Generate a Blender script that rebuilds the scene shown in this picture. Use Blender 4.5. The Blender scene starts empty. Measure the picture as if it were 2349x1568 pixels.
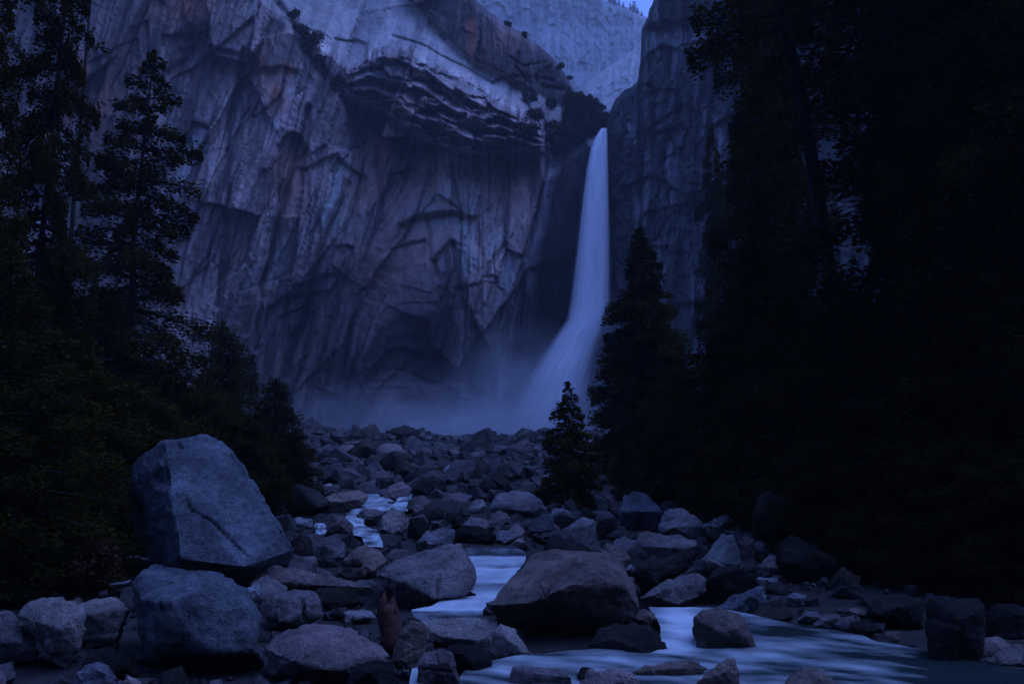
import bpy, bmesh, math, random
import numpy as np
from mathutils import Vector, noise as mnoise

random.seed(7)
C = bpy.context.scene.collection
SC = bpy.context.scene
R = math.radians

# ---------------------------------------------------------------- camera
# a 28 mm lens tilted up; the camera stands on a footbridge, its eye is the origin
PW, PH = 2349.0, 1568.0
FPX = 28.0 / 36.0 * PW
PITCH = R(9.0)
cd = bpy.data.cameras.new('camera')
cam = bpy.data.objects.new('camera', cd)
C.objects.link(cam)
cd.lens = 28.0
cd.sensor_width = 36.0
cam.location = (0, 0, 0)
cam.rotation_euler = (R(90) + PITCH, 0, 0)
cd.clip_start = 0.1
cd.clip_end = 6000
SC.camera = cam

# ---------------------------------------------------------------- light: late dusk, open sky, no direct sun
SUN_EL, SUN_AZ = R(60.0), R(100.0)
w = bpy.data.worlds.new('World')
SC.world = w
w.use_nodes = True
nt = w.node_tree
nt.nodes.clear()
sky = nt.nodes.new('ShaderNodeTexSky')
sky.sky_type = 'NISHITA'
sky.sun_disc = False
sky.sun_elevation = SUN_EL
sky.sun_rotation = SUN_AZ
sky.altitude = 1200
sky.ozone_density = 3.2
sky.dust_density = 0.2
bal = nt.nodes.new('ShaderNodeMix')          # twilight colour balance of the whole sky
bal.data_type = 'RGBA'
bal.blend_type = 'MULTIPLY'
bal.inputs[0].default_value = 1.0
nt.links.new(sky.outputs[0], bal.inputs[6])
bal.inputs[7].default_value = (0.47, 0.56, 1.12, 1)
bg = nt.nodes.new('ShaderNodeBackground')
bg.inputs[1].default_value = 0.10
out = nt.nodes.new('ShaderNodeOutputWorld')
nt.links.new(bal.outputs[2], bg.inputs[0])
nt.links.new(bg.outputs[0], out.inputs[0])

ld = bpy.data.lights.new('sun', 'SUN')
ld.energy = 1.05
ld.angle = R(60)
ld.color = (0.24, 0.37, 1.0)
sun = bpy.data.objects.new('sun', ld)
C.objects.link(sun)
_sd = Vector((math.sin(SUN_AZ) * math.cos(SUN_EL), math.cos(SUN_AZ) * math.cos(SUN_EL), math.sin(SUN_EL)))
sun.rotation_euler = _sd.to_track_quat('Z', 'Y').to_euler()

SC.view_settings.view_transform = 'Standard'
SC.view_settings.look = 'None'
SC.view_settings.gamma = 1.0
SC.view_settings.exposure = 1.66
cy = SC.cycles
cy.max_bounces = 5
cy.diffuse_bounces = 3
cy.glossy_bounces = 2
cy.transmission_bounces = 2
cy.volume_bounces = 1
cy.transparent_max_bounces = 12
cy.use_denoising = True
cy.sample_clamp_direct = .5
cy.sample_clamp_indirect = .15

# ---------------------------------------------------------------- helpers
def P(u, v, d):
    """photo pixel (u, v) on the plane y = d -> point"""
    u = np.asarray(u, float); v = np.asarray(v, float); d = np.asarray(d, float)
    x = (u - PW / 2) / FPX
    y = (PH / 2 - v) / FPX
    Y = math.cos(PITCH) - math.sin(PITCH) * y
    Z = math.sin(PITCH) + math.cos(PITCH) * y
    s = d / Y
    return np.stack([x * s, d + 0 * x, Z * s], -1)

def UV(p):
    """point -> photo pixel"""
    p = np.asarray(p, float)
    f = p[..., 1] * math.cos(PITCH) + p[..., 2] * math.sin(PITCH)
    y = -p[..., 1] * math.sin(PITCH) + p[..., 2] * math.cos(PITCH)
    return PW / 2 + p[..., 0] / f * FPX, PH / 2 - y / f * FPX

def sm(x):
    x = np.clip(x, 0, 1)
    return x * x * (3 - 2 * x)

def poly(u, pts):
    a = np.array(pts, float)
    return np.interp(u, a[:, 0], a[:, 1])

def _hash(ix, iy, seed):
    n = (ix.astype(np.int64) * 374761393 + iy.astype(np.int64) * 668265263 + seed * 144665) & 0x7fffffff
    n = ((n ^ (n >> 13)) * 1274126177) & 0x7fffffff
    n = (n ^ (n >> 16)) & 0x7fffffff
    return (n % 100003) / 100003.0

def vnoise(x, y, seed=0):
    ix = np.floor(x); iy = np.floor(y)
    fx = x - ix; fy = y - iy
    sx = fx * fx * fx * (fx * (fx * 6 - 15) + 10); sy = fy * fy * fy * (fy * (fy * 6 - 15) + 10)
    def g(ox, oy):
        a = _hash(ix + ox, iy + oy, seed) * 2 * math.pi
        return np.cos(a) * (fx - ox) + np.sin(a) * (fy - oy)
    a = g(0, 0) + sx * (g(1, 0) - g(0, 0))
    b = g(0, 1) + sx * (g(1, 1) - g(0, 1))
    return (a + sy * (b - a)) * 1.4

def fbm(x, y, seed=0, o=4):
    s = 0; a = 1; t = 0
    for k in range(o):
        s = s + a * vnoise(x * 2 ** k, y * 2 ** k, seed + k * 17); t += a; a *= 0.5
    return s / t

def ridged(x, y, seed=0, o=3):
    s = 0; a = 1; t = 0
    for k in range(o):
        s = s + a * (1 - 2 * np.abs(vnoise(x * 2 ** k, y * 2 ** k, seed + k * 31))); t += a; a *= 0.5
    return s / t

def facets(x, y, seed=0, tilt=1.0):
    """broken planar facets: (height, distance to the crack between two facets)"""
    ix = np.floor(x); iy = np.floor(y)
    f1 = np.full(x.shape, 9.0); f2 = np.full(x.shape, 9.0); h = np.zeros(x.shape); facets.id = np.zeros(x.shape)
    for ox in (-1, 0, 1):
        for oy in (-1, 0, 1):
            cx = ix + ox; cy_ = iy + oy
            sx = cx + _hash(cx, cy_, seed); sy = cy_ + _hash(cx, cy_, seed + 5)
            d = (x - sx) ** 2 + (y - sy) ** 2
            hh = (_hash(cx, cy_, seed + 9) - .5) + tilt * ((_hash(cx, cy_, seed + 11) - .5) * (x - sx) + (_hash(cx, cy_, seed + 13) - .5) * (y - sy))
            near = d < f1
            f2 = np.where(near, f1, np.minimum(f2, d))
            h = np.where(near, hh, h)
            facets.id = np.where(near, _hash(cx, cy_, seed + 21), facets.id)
            f1 = np.where(near, d, f1)
    return h, np.sqrt(f2) - np.sqrt(f1)

def mesh_from(name, co, faces, smooth=True):
    me = bpy.data.meshes.new(name)
    co = np.asarray(co, np.float32); faces = np.asarray(faces, np.int32)
    n = faces.shape[1]
    me.vertices.add(len(co)); me.vertices.foreach_set('co', co.ravel())
    me.loops.add(faces.size); me.loops.foreach_set('vertex_index', faces.ravel())
    me.polygons.add(len(faces)); me.polygons.foreach_set('loop_start', np.arange(len(faces), dtype=np.int32) * n)
    me.update(calc_edges=True)
    me.polygons.foreach_set('use_smooth', np.full(len(faces), smooth))
    return me

def grid_faces(r, c):
    i = np.arange(r * c).reshape(r, c)
    return np.stack([i[:-1, :-1], i[1:, :-1], i[1:, 1:], i[:-1, 1:]], -1).reshape(-1, 4)

def put(name, me, mat=None, parent=None):
    o = bpy.data.objects.new(name, me)
    C.objects.link(o)
    if mat is not None and not me.materials:
        me.materials.append(mat)
    if parent is not None:
        o.parent = parent
    return o

def tag(o, label, cat, group=None):
    o['label'] = label; o['category'] = cat
    if group: o['group'] = group
    return o

def root(name, loc, label, cat, group=None):
    o = bpy.data.objects.new(name, None)
    o.empty_display_size = 0.2
    C.objects.link(o)
    o.location = loc
    return tag(o, label, cat, group)

def colour_attr(me, rgb):
    a = me.color_attributes.new('tint', 'FLOAT_COLOR', 'POINT')
    c = np.ones((len(me.vertices), 4), np.float32); c[:, :3] = rgb
    a.data.foreach_set('color', c.ravel())

# ---------------------------------------------------------------- materials
class NT:
    def __init__(s, name):
        s.m = bpy.data.materials.new(name); s.m.use_nodes = True
        s.t = s.m.node_tree; s.t.nodes.clear()
        s.out = s.t.nodes.new('ShaderNodeOutputMaterial')
    def n(s, kind, **kw):
        nd = s.t.nodes.new('ShaderNode' + kind)
        for k, val in kw.items():
            if k[0] == '_': setattr(nd, k[1:], val)
        return nd
    def l(s, a, b): s.t.links.new(a, b)
    def noise(s, vec, scale, detail=5, rough=.6):
        n = s.n('TexNoise'); n.inputs['Scale'].default_value = scale
        n.inputs['Detail'].default_value = detail; n.inputs['Roughness'].default_value = rough
        if vec is not None: s.l(vec, n.inputs['Vector'])
        return n
    def ramp(s, fac, stops):
        r = s.n('ValToRGB'); e = r.color_ramp.elements
        while len(e) < len(stops): e.new(.5)
        for i, (p, c) in enumerate(stops):
            e[i].position = p; e[i].color = (*c, 1) if not isinstance(c, (int, float)) else (c, c, c, 1)
        s.l(fac, r.inputs[0]); return r
    def mix(s, fac, a, b, mode='MIX'):
        m = s.n('Mix'); m.data_type = 'RGBA'; m.blend_type = mode
        for sock, val in ((m.inputs[0], fac), (m.inputs[6], a), (m.inputs[7], b)):
            if hasattr(val, 'links'): s.l(val, sock)
            elif isinstance(val, tuple): sock.default_value = (*val, 1)
            else: sock.default_value = val
        return m.outputs[2]
    def math(s, op, a, b=0.0, c=None):
        m = s.n('Math'); m.operation = op
        for sock, val in zip(m.inputs, (a, b, c)):
            if val is None: continue
            if hasattr(val, 'links'): s.l(val, sock)
            else: sock.default_value = val
        return m.outputs[0]
    def map(s, vec, scale=(1, 1, 1), rot=(0, 0, 0), loc=None):
        m = s.n('Mapping'); s.l(vec, m.inputs[0]); m.inputs['Scale'].default_value = scale; m.inputs['Rotation'].default_value = rot
        return m.outputs[0]
    def bsdf(s, col, rough=.85, normal=None, spec=.25):
        b = s.n('BsdfPrincipled')
        for sock, val in ((b.inputs['Base Color'], col), (b.inputs['Roughness'], rough)):
            if hasattr(val, 'links'): s.l(val, sock)
            elif isinstance(val, tuple): sock.default_value = (*val, 1)
            else: sock.default_value = val
        b.inputs['Specular IOR Level'].default_value = spec
        if normal is not None: s.l(normal, b.inputs['Normal'])
        return b
    def bump(s, h, strength, dist):
        b = s.n('Bump'); b.inputs['Strength'].default_value = strength; b.inputs['Distance'].default_value = dist
        s.l(h, b.inputs['Height']); return b.outputs[0]

def rock_mat(name, dark, mid, light, rough=.62, spec=.26):
    k = NT(name)
    tc = k.n('TexCoord'); oi = k.n('ObjectInfo')
    off = k.n('Vector' + 'Math'); off.operation = 'ADD'
    sc = k.n('Vector' + 'Math'); sc.operation = 'SCALE'
    k.l(oi.outputs['Location'], sc.inputs[0]); sc.inputs['Scale'].default_value = 3.7
    k.l(tc.outputs['Object'], off.inputs[0]); k.l(sc.outputs[0], off.inputs[1])
    vec = off.outputs[0]
    big = k.noise(vec, .55, 4, .6)
    fine = k.noise(vec, 6, 8, .7)
    spk = k.noise(vec, 22, 4, .75)
    bands = k.noise(k.map(vec, (1.2, 1.2, 5.5), (.5, .35, 0)), .9, 5, .65)
    f = k.math('ADD', k.math('MULTIPLY', big.outputs[0], .55), k.math('ADD', k.math('MULTIPLY', fine.outputs[0], .36), k.math('MULTIPLY', bands.outputs[0], .10)))
    col = k.ramp(f, [(.40, dark), (.515, mid), (.63, light)]).outputs[0]
    s2 = k.ramp(spk.outputs[0], [(.36, .45), (.62, 1.12)]).outputs[0]
    col = k.mix(.8, col, s2, 'MULTIPLY')
    v = k.ramp(oi.outputs['Random'], [(0, (.66, .66, .70)), (.35, (.88, .90, 1.0)), (.7, (1.0, .93, .92)), (1, (1.18, 1.12, 1.05))]).outputs[0]
    col = k.mix(1.0, col, v, 'MULTIPLY')
    h = k.math('ADD', k.math('MULTIPLY', fine.outputs[0], .6), k.math('ADD', k.math('MULTIPLY', spk.outputs[0], .28), k.math('MULTIPLY', bands.outputs[0], .22)))
    b = k.bsdf(col, rough, k.bump(h, 1.0, .22), spec)
    k.l(b.outputs[0], k.out.inputs[0])
    return k.m

M = {}
M['pale'] = rock_mat('granite_pale', (.115, .112, .11), (.265, .255, .245), (.44, .42, .40))
M['grey'] = rock_mat('granite_grey', (.085, .075, .068), (.215, .19, .172), (.36, .325, .30))
M['dark'] = rock_mat('granite_wet_shade', (.008, .006, .004), (.018, .014, .010), (.048, .040, .032), .6, .14)  # wet stone; also holds the black shade of hollows as colour
M['pink'] = rock_mat('granite_pink', (.12, .09, .08), (.26, .20, .18), (.40, .32, .285))
M['blue'] = rock_mat('granite_blue_grey', (.048, .053, .055), (.128, .141, .145), (.27, .288, .292))
M['brown'] = rock_mat('granite_brown', (.065, .048, .037), (.19, .145, .115), (.34, .27, .22))
M['dim'] = rock_mat('granite_dim_shade', (.011, .009, .007), (.027, .022, .017), (.065, .056, .046), .7, .12)  # for shaded boulders: the shade is put into the stone colour

def cliff_mat(name):
    k = NT(name)
    geo = k.n('NewGeometry'); at = k.n('Attribute'); at.attribute_name = 'tint'
    p = geo.outputs['Position']
    a = k.noise(k.map(p, (1, 1, .45), (0, .2, 0)), .12, 7, .65)
    b_ = k.noise(p, .6, 6, .7)
    st = k.noise(k.map(p, (1, 1, .09), (0, .22, 0)), .35, 6, .7)
    f = k.math('ADD', k.math('MULTIPLY', a.outputs[0], .45), k.math('ADD', k.math('MULTIPLY', b_.outputs[0], .3), k.math('MULTIPLY', st.outputs[0], .3)))
    g = k.ramp(f, [(.36, .45), (.52, .95), (.68, 1.4)]).outputs[0]
    col = k.mix(1.0, at.outputs['Color'], g, 'MULTIPLY')
    h = k.math('ADD', k.math('MULTIPLY', b_.outputs[0], .8), k.math('MULTIPLY', st.outputs[0], 1.0))
    b = k.bsdf(col, .88, k.bump(h, .9, 1.4), .1)
    k.l(b.outputs[0], k.out.inputs[0]); return k.m
M['cliff'] = cliff_mat('cliff_granite')

def plain_mat(name, c1, c2, scale, rough=.9, bump=.5, dist=.05, spec=.2, coord='Object'):
    k = NT(name); tc = k.n('TexCoord'); n = k.noise(tc.outputs[coord], scale, 6, .7)
    col = k.ramp(n.outputs[0], [(.35, c1), (.65, c2)]).outputs[0]
    b = k.bsdf(col, rough, k.bump(n.outputs[0], bump, dist), spec)
    k.l(b.outputs[0], k.out.inputs[0]); return k.m
M['ground'] = plain_mat('gravelly_ground', (.012, .010, .009), (.034, .030, .026), 1.5)
M['bark'] = plain_mat('bark', (.012, .010, .008), (.035, .028, .022), 5, .95, .8, .06)
M['redwood'] = plain_mat('rotten_red_wood', (.022, .010, .007), (.10, .038, .026), 6, .9, .8, .05)
M['deadwood'] = plain_mat('bleached_wood', (.08, .075, .07), (.2, .19, .18), 8, .9, .6, .02)

def leaf_mat(name, c1, c2):
    k = NT(name); oi = k.n('ObjectInfo'); tc = k.n('TexCoord')
    n = k.noise(tc.outputs['Object'], 1.1, 3, .6)
    col = k.ramp(n.outputs[0], [(.3, c1), (.7, c2)]).outputs[0]
    v = k.ramp(oi.outputs['Random'], [(0, .75), (1, 1.25)]).outputs[0]
    col = k.mix(1.0, col, v, 'MULTIPLY')
    d = k.n('BsdfDiffuse'); k.l(col, d.inputs[0])
    t = k.n('BsdfTranslucent'); k.l(col, t.inputs[0])
    mx = k.n('MixShader'); mx.inputs[0].default_value = .25
    k.l(d.outputs[0], mx.inputs[1]); k.l(t.outputs[0], mx.inputs[2])
    k.l(mx.outputs[0], k.out.inputs[0]); return k.m
M['needle'] = leaf_mat('needles_dark', (.018, .014, .003), (.058, .043, .008))
M['cedar'] = leaf_mat('needles_cedar', (.028, .024, .004), (.100, .078, .014))
M['leaf'] = leaf_mat('shrub_leaves', (.018, .022, .012), (.05, .05, .022))
M['redleaf'] = leaf_mat('red_leaves', (.03, .012, .007), (.09, .036, .022))

def water_mat():
    k = NT('silky_water'); at = k.n('Attribute'); at.attribute_name = 'tint'
    uv = k.n('UVMap'); uv.uv_map = 'flow'
    s1 = k.noise(k.map(uv.outputs[0], (2.0, .5, 1)), 1.2, 2, .5)
    s2 = k.noise(k.map(uv.outputs[0], (.35, 2.6, 1), (0, 0, .08)), 1.1, 3, .55)
    f = k.math('ADD', k.math('MULTIPLY', s1.outputs[0], .25), k.math('MULTIPLY', s2.outputs[0], .75))
    foam = k.ramp(f, [(.30, 0.0), (.70, 1.0)]).outputs[0]
    fm = k.math('MULTIPLY', foam, 1.0)
    sep = k.n('SeparateColor'); k.l(at.outputs['Color'], sep.inputs[0])
    white = k.math('MINIMUM', k.math('ADD', k.math('MULTIPLY', k.math('SUBTRACT', fm, .5), .28), k.math('MULTIPLY', k.math('SUBTRACT', sep.outputs[0], .30), 1.45)), 1.0)
    white = k.math('MAXIMUM', white, 0.0)
    col = k.mix(white, (.016, .028, .027), (.50, .55, .545))
    b = k.bsdf(col, k.math('ADD', k.math('MULTIPLY', white, .45), .22), k.bump(f, .2, .10), .45)
    k.l(b.outputs[0], k.out.inputs[0]); return k.m
M['water'] = water_mat()

def fall_mat():
    k = NT('falling_water'); uv = k.n('UVMap'); uv.uv_map = 'flow'
    sp = k.n('SeparateXYZ'); k.l(uv.outputs[0], sp.inputs[0])
    s = k.noise(k.map(uv.outputs[0], (13, .16, 1)), 1.6, 6, .7)
    s3 = k.noise(k.map(uv.outputs[0], (4, 1.2, 1)), 1.0, 3, .6)
    e = k.math('MULTIPLY', k.math('MULTIPLY', sp.outputs[0], k.math('SUBTRACT', 1.0, sp.outputs[0])), 4.0)   # 0 at both edges
    at = k.n('Attribute'); at.attribute_name = 'tint'
    soft = k.n('SeparateColor'); k.l(at.outputs['Color'], soft.inputs[0])
    a = k.math('MULTIPLY', k.math('POWER', e, k.math('ADD', soft.outputs[1], .4)), soft.outputs[0])
    a = k.math('ADD', a, k.math('MULTIPLY', k.math('SUBTRACT', s.outputs[0], .5), k.math('MULTIPLY', 1.9, e)))
    a = k.math('MULTIPLY', k.math('MINIMUM', k.math('MAXIMUM', a, 0.0), 1.0), k.math('ADD', .65, k.math('MULTIPLY', s3.outputs[0], .5)))
    a = k.math('MINIMUM', a, 1.0)
    d = k.n('BsdfDiffuse'); d.inputs[0].default_value = (.88, .88, .88, 1)
    t = k.n('BsdfTranslucent'); t.inputs[0].default_value = (.80, .81, .83, 1)
    m1 = k.n('MixShader'); m1.inputs[0].default_value = .2
    k.l(d.outputs[0], m1.inputs[1]); k.l(t.outputs[0], m1.inputs[2])
    tr = k.n('BsdfTransparent'); m2 = k.n('MixShader'); k.l(a, m2.inputs[0])
    k.l(tr.outputs[0], m2.inputs[1]); k.l(m1.outputs[0], m2.inputs[2])
    k.l(m2.outputs[0], k.out.inputs[0]); return k.m
M['fall'] = fall_mat()

# ---------------------------------------------------------------- terrain
ZT = [(-420, 260), (-250, 120), (-120, 34), (-50, 0), (-20, -4.2), (0, -4.3), (10, -4.05), (15, -3.9), (20, -3.75), (30, -3.2), (50, -1.9), (80, 0.0), (120, 2.6), (200, 6.8), (250, 9), (320, 14), (420, 30)]  # the rise behind the camera is unseen, raised to block low sky
def ground_z(x, y):
    x = np.asarray(x, float); y = np.asarray(y, float)
    z = poly(y, ZT)
    side = np.maximum(0, -x - (13 + .12 * np.clip(y, 0, 300))) * .22 + np.maximum(0, x - (12 + .10 * np.clip(y, 0, 300))) * .22
    z = z + side + 3.2 * fbm(x / 34 + 3, y / 34, 13, 3) * np.clip((y - 60) / 60, 0, 1) + 0.35 * fbm(x / 7, y / 7, 3, 3) * np.clip(y / 25, .5, 2)
    return z
_dd = np.concatenate([np.linspace(8, 60, 300), np.linspace(60.5, 260, 300)])
_vv = UV(np.stack([0 * _dd, _dd, poly(_dd, ZT)], -1))[1]
def ground_d(v):
    return float(np.interp(-v, -_vv, _dd))

ys = np.concatenate([np.linspace(-400, -20, 30), np.linspace(-15, 70, 150), np.linspace(72, 420, 90)])
xs = np.concatenate([np.linspace(-420, -62, 30), np.linspace(-60, 60, 160), np.linspace(62, 420, 30)])
X, Y = np.meshgrid(xs, ys)
me = mesh_from('ground', np.stack([X, Y, ground_z(X, Y)], -1).reshape(-1, 3), grid_faces(len(ys), len(xs))[:, ::-1])
g = put('ground', me, M['ground']); g['kind'] = 'structure'

# ---------------------------------------------------------------- cliffs
def gauss(u, v, cu, cv, ru, rv):
    return np.exp(-((u - cu) / ru) ** 2 - ((v - cv) / rv) ** 2)

def left_cliff():
    us = np.concatenate([np.arange(-700, 0, 14), np.arange(0, 1407, 3.0)])
    nr = 500
    S0 = poly(us, [(-700, -600), (600, -560), (980, -150), (1090, 0), (1130, 34), (1160, 52), (1205, 80), (1240, 108), (1275, 140), (1292, 165), (1310, 190), (1322, 212), (1360, 238), (1395, 264), (1410, 285)])
    S0 = S0 + 7 * fbm(us / 22, us * 0, 4, 3) * (us > 900)
    t = np.linspace(0, 1, nr)[:, None]
    u = np.repeat(us[None], nr, 0)
    v = S0[None] + (1085 - S0[None]) * t
    uo, vo = u, v
    # warp, so that the drawn lines are not too clean
    u = u + 7 * fbm(u / 70, v / 70, 11, 3); v = v + 7 * fbm(u / 60, v / 60, 21, 3)
    shift = poly(v, [(300, 0), (400, 0), (560, 35), (700, 75), (800, 100), (1000, 130)])
    ug = u + shift
    D = poly(ug, [(-700, 150), (0, 216), (400, 238), (800, 250), (1150, 252), (1238, 254), (1252, 264), (1330, 277), (1600, 292)])
    D = D + 5 * sm((v - 560) / 220) * sm((ug - 640) / 120) * (1 - sm((ug - 1120) / 120))
    # brow and the slab tilted back above it
    BL = poly(u, [(-700, -560), (0, -330), (350, -90), (560, -30), (640, 40), (720, 100), (800, 168), (850, 130), (920, 122), (1000, 150), (1080, 190), (1160, 240), (1240, 300), (1400, 330)])
    KL = poly(u, [(600, -400), (880, -110), (940, 5), (1000, 70), (1080, 140), (1130, 165), (1200, 205), (1300, 260), (1400, 330)])
    vs = np.maximum(v, np.minimum(KL, BL))
    slab = np.maximum(0, BL - vs)
    D = D + .15 * slab
    knob = np.maximum(0, np.minimum(KL, BL) - v)
    D = D + .02 * knob - 3.0 * sm(knob / 14) * (1 - sm((u - 1180) / 60))
    for (c, y0, y1, a) in ((1078, 30, 150, 3.0), (1020, 20, 110, 1.5), (1105, 40, 130, -2.0)):
        D = D + a * np.exp(-((u - c) / 9) ** 2) * sm((v - y0) / 20) * sm((y1 - v) / 20)
    # arch of flakes between brow and soffit
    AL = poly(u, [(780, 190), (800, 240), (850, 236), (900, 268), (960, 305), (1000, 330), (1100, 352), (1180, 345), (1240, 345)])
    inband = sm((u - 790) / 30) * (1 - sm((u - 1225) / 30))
    s = np.clip((v - BL) / np.maximum(AL - BL, 20) + .10 * fbm(u / 55, v / 26, 33, 4) + .025 * fbm(u / 14, v / 9, 34, 2), 0, 1)
    bf_, _e = facets((u + v) / 70, (v - .4 * u) / 34, 86, 2.0)
    s = np.clip(s + .15 * bf_ * (s > .03) * (s < .97), 0, 1)
    s = s ** (.75 + .35 * sm((u - 850) / 300))
    kk = 3.3
    saw = np.mod(s * kk, 1.0)
    amp = 7.5 * inband * (s > 0.02) * (s < 1)
    D = D - amp * np.where(saw < .58, saw / .58, (1 - saw) / .42) * (0.6 + .7 * sm((u - 820) / 200)) - 1.5 * inband * sm(s * 3)
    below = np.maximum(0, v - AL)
    D = D + 15 * inband * sm(below / 16) * np.exp(-below / 200)
    # smaller overhangs, alcove, pillar, cracks
    def undercut(line, amount, fade, soft=8, w=18):
        u0, u1 = line[0][0], line[-1][0]
        L = poly(u, line)
        m = sm((u - u0 + w) / w) * sm((u1 + w - u) / w)
        b = np.maximum(0, v - L)
        return amount * m * sm(b / soft) * np.exp(-b / fade)
    D = D + undercut([(925, 512), (960, 490), (1000, 480), (1050, 482), (1085, 492)], 6, 70)
    D = D + undercut([(640, 330), (655, 306), (672, 302), (690, 310), (705, 335)], 5.5, 90, 5, 8)
    D = D - undercut([(648, 492), (690, 490)], 2.5, 30, 4, 10)
    D = D + undercut([(550, 170), (600, 150), (650, 148), (672, 160)], 3, 40)
    D = D + undercut([(900, 395), (935, 385), (950, 380)], 3, 30)
    D = D + undercut([(700, 380), (770, 352), (830, 400)], 3, 60)
    D = D + undercut([(385, 75), (430, 70), (465, 85)], 4, 45)
    D = D + undercut([(1000, 590), (1035, 545), (1060, 560)], 4, 120)
    rq = random.Random(77)
    for _ in range(24):                              # short broken ledges
        cu, cv = rq.uniform(250, 1215), rq.uniform(40, 900)
        hw = rq.uniform(12, 62); sl_ = rq.uniform(-.55, .45)
        D = D + undercut([(cu - hw, cv - sl_ * hw), (cu + .3 * hw, cv - 4 + .3 * sl_ * hw), (cu + hw, cv + sl_ * hw)], rq.uniform(1.0, 2.8), rq.uniform(18, 80), 4, 4)
    pl = poly(v, [(540, 1042), (600, 1052), (700, 1072), (790, 1112)]); pr = poly(v, [(540, 1085), (600, 1112), (700, 1128), (790, 1130)])
    pm = sm((u - pl) / 7) * sm((pr - u) / 14) * sm((v - 545) / 30) * sm((800 - v) / 12)
    D = D - 5.5 * pm + 3 * np.exp(-((u - pl + 4) / 5) ** 2) * sm((v - 540) / 20) * sm((800 - v) / 20)
    def groove(pts, wd, amt):
        d = np.full(u.shape, 1e9)
        for (a, b), (c, e) in zip(pts[:-1], pts[1:]):
            tt = np.clip(((u - a) * (c - a) + (v - b) * (e - b)) / ((c - a) ** 2 + (e - b) ** 2), 0, 1)
            d = np.minimum(d, np.hypot(u - a - tt * (c - a), v - b - tt * (e - b)))
        return amt * np.exp(-(d / wd) ** 2)
    for pts, wd, am in (([(710, 250), (660, 420), (610, 620), (560, 760)], 7, 4), ([(800, 420), (740, 560), (690, 740), (650, 860)], 8, 4),
                        ([(560, 120), (520, 300), (520, 520), (500, 700)], 7, 3), ([(640, 500), (600, 660), (585, 800)], 6, 3),
                        ([(640, 10), (700, 110), (760, 190), (800, 240)], 9, 4), ([(880, 250), (865, 380), (880, 470)], 5, 2.5), ([(1040, 380), (1045, 450), (1060, 500)], 5, 3),
                        ([(1160, 560), (1110, 640), (1090, 720)], 5, 2.5), ([(980, 500), (985, 560), (1010, 640)], 5, 2.5), ([(470, 60), (430, 140), (330, 210)], 7, 3),
                        ([(900, 80), (980, 110), (1060, 150), (1130, 190)], 3, 1.5), ([(1170, 130), (1200, 150), (1260, 140)], 3, 2.0), ([(1130, 190), (1190, 175), (1270, 185)], 4, 2.5), ([(1190, 120), (1180, 150), (1215, 190)], 3, 2.0), ([(1230, 175), (1240, 200), (1310, 205)], 5, 3)):
        D = D + groove(pts, wd, am)
    # gully: dark chute with a ledge that runs up to the lip of the fall
    GL = poly(u, [(1200, 440), (1240, 402), (1290, 362), (1340, 322), (1395, 294)])
    gm = sm((ug - 1238) / 20)
    D = D - 10 * gm * sm((v - GL) / 22)
    D = D - 14 * gm * sm((v - 780) / 260)
    # relief: steep leaning ribs, then broken facets, then grain
    smooth_zone = sm(slab / 25) * (1 - sm(knob / 10))
    lean = .23 * (1 - sm((u - 820) / 260)) + .02
    a = u + lean * v
    rib = ridged(a / 95, v / 620, 41, 3)
    D = D - 1.2 * rib * (1 - .75 * smooth_zone)
    D = D - .8 * ridged(a / 30, v / 240, 51, 3) * (1 - .7 * smooth_zone)
    f1, e1 = facets(a / 74 + .15 * v / 120, v / 330, 61, 1.4); n3_ = fbm(u / 40, v / 40, 121, 4)
    i1 = facets.id
    f2, e2 = facets((a + .12 * v) / 27, v / 165, 71, 1.5); i2 = facets.id
    f3, e3 = facets((a - .1 * v) / 11, v / 44, 81, 1.6); i3 = facets.id
    f4, e4 = facets((u + .5 * v) / 165, (v - .4 * u) / 300, 85, 2.0); i4 = facets.id
    sl = 1 - .78 * smooth_zone
    D = D + sl * (7.5 * f4 + 4.2 * f1 + 1.9 * f2 + .55 * f3)
    D = D + sl * (.5 * np.exp(-e1 / .03) * (n3_ > -.1) + .3 * np.exp(-e2 / .04) * (n3_ > .1))
    D = D + .45 * fbm(u / 16, v / 16, 91, 4) + smooth_zone * (1.4 * fbm((u - v * .8) / 60, (v + u * .6) / 300, 95, 3) + .8 * f2 * (f2 > .25))
    # the rim rolls back
    D = D + 26 * np.exp(-(vo - S0[None]) / 5.0)
    co = P(uo, vo, D)
    # stone colour: granite, iron stains, dark streaks, wet stone, plus painted overhang and recess shade
    n1 = fbm(u / 130, v / 130, 101, 4); n2 = fbm(a / 26, v / 260, 111, 4); n3 = fbm(u / 40, v / 40, 121, 4)
    base = np.ones(u.shape + (3,)) * np.array([.43, .335, .295])
    base *= ((1 + .3 * n1 + .3 * n2 + .15 * n3) * (.80 + .4 * i1) * (.78 + .44 * i2) * (.85 + .3 * i3) * (.68 + .64 * i4))[..., None]
    def blend(m, c):
        nonlocal base
        m = np.clip(m, 0, 1)[..., None]; base = base * (1 - m) + np.array(c) * m
    blend(.85 * smooth_zone * (.8 + .5 * n3), (.36, .335, .32))
    base = base * (1 - .52 * np.clip(1.25 * gauss(u, v, 200, 200, 420, 460), 0, 1))[..., None]     # stone darkened broadly towards the upper left
    iron = np.zeros(u.shape)
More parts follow.
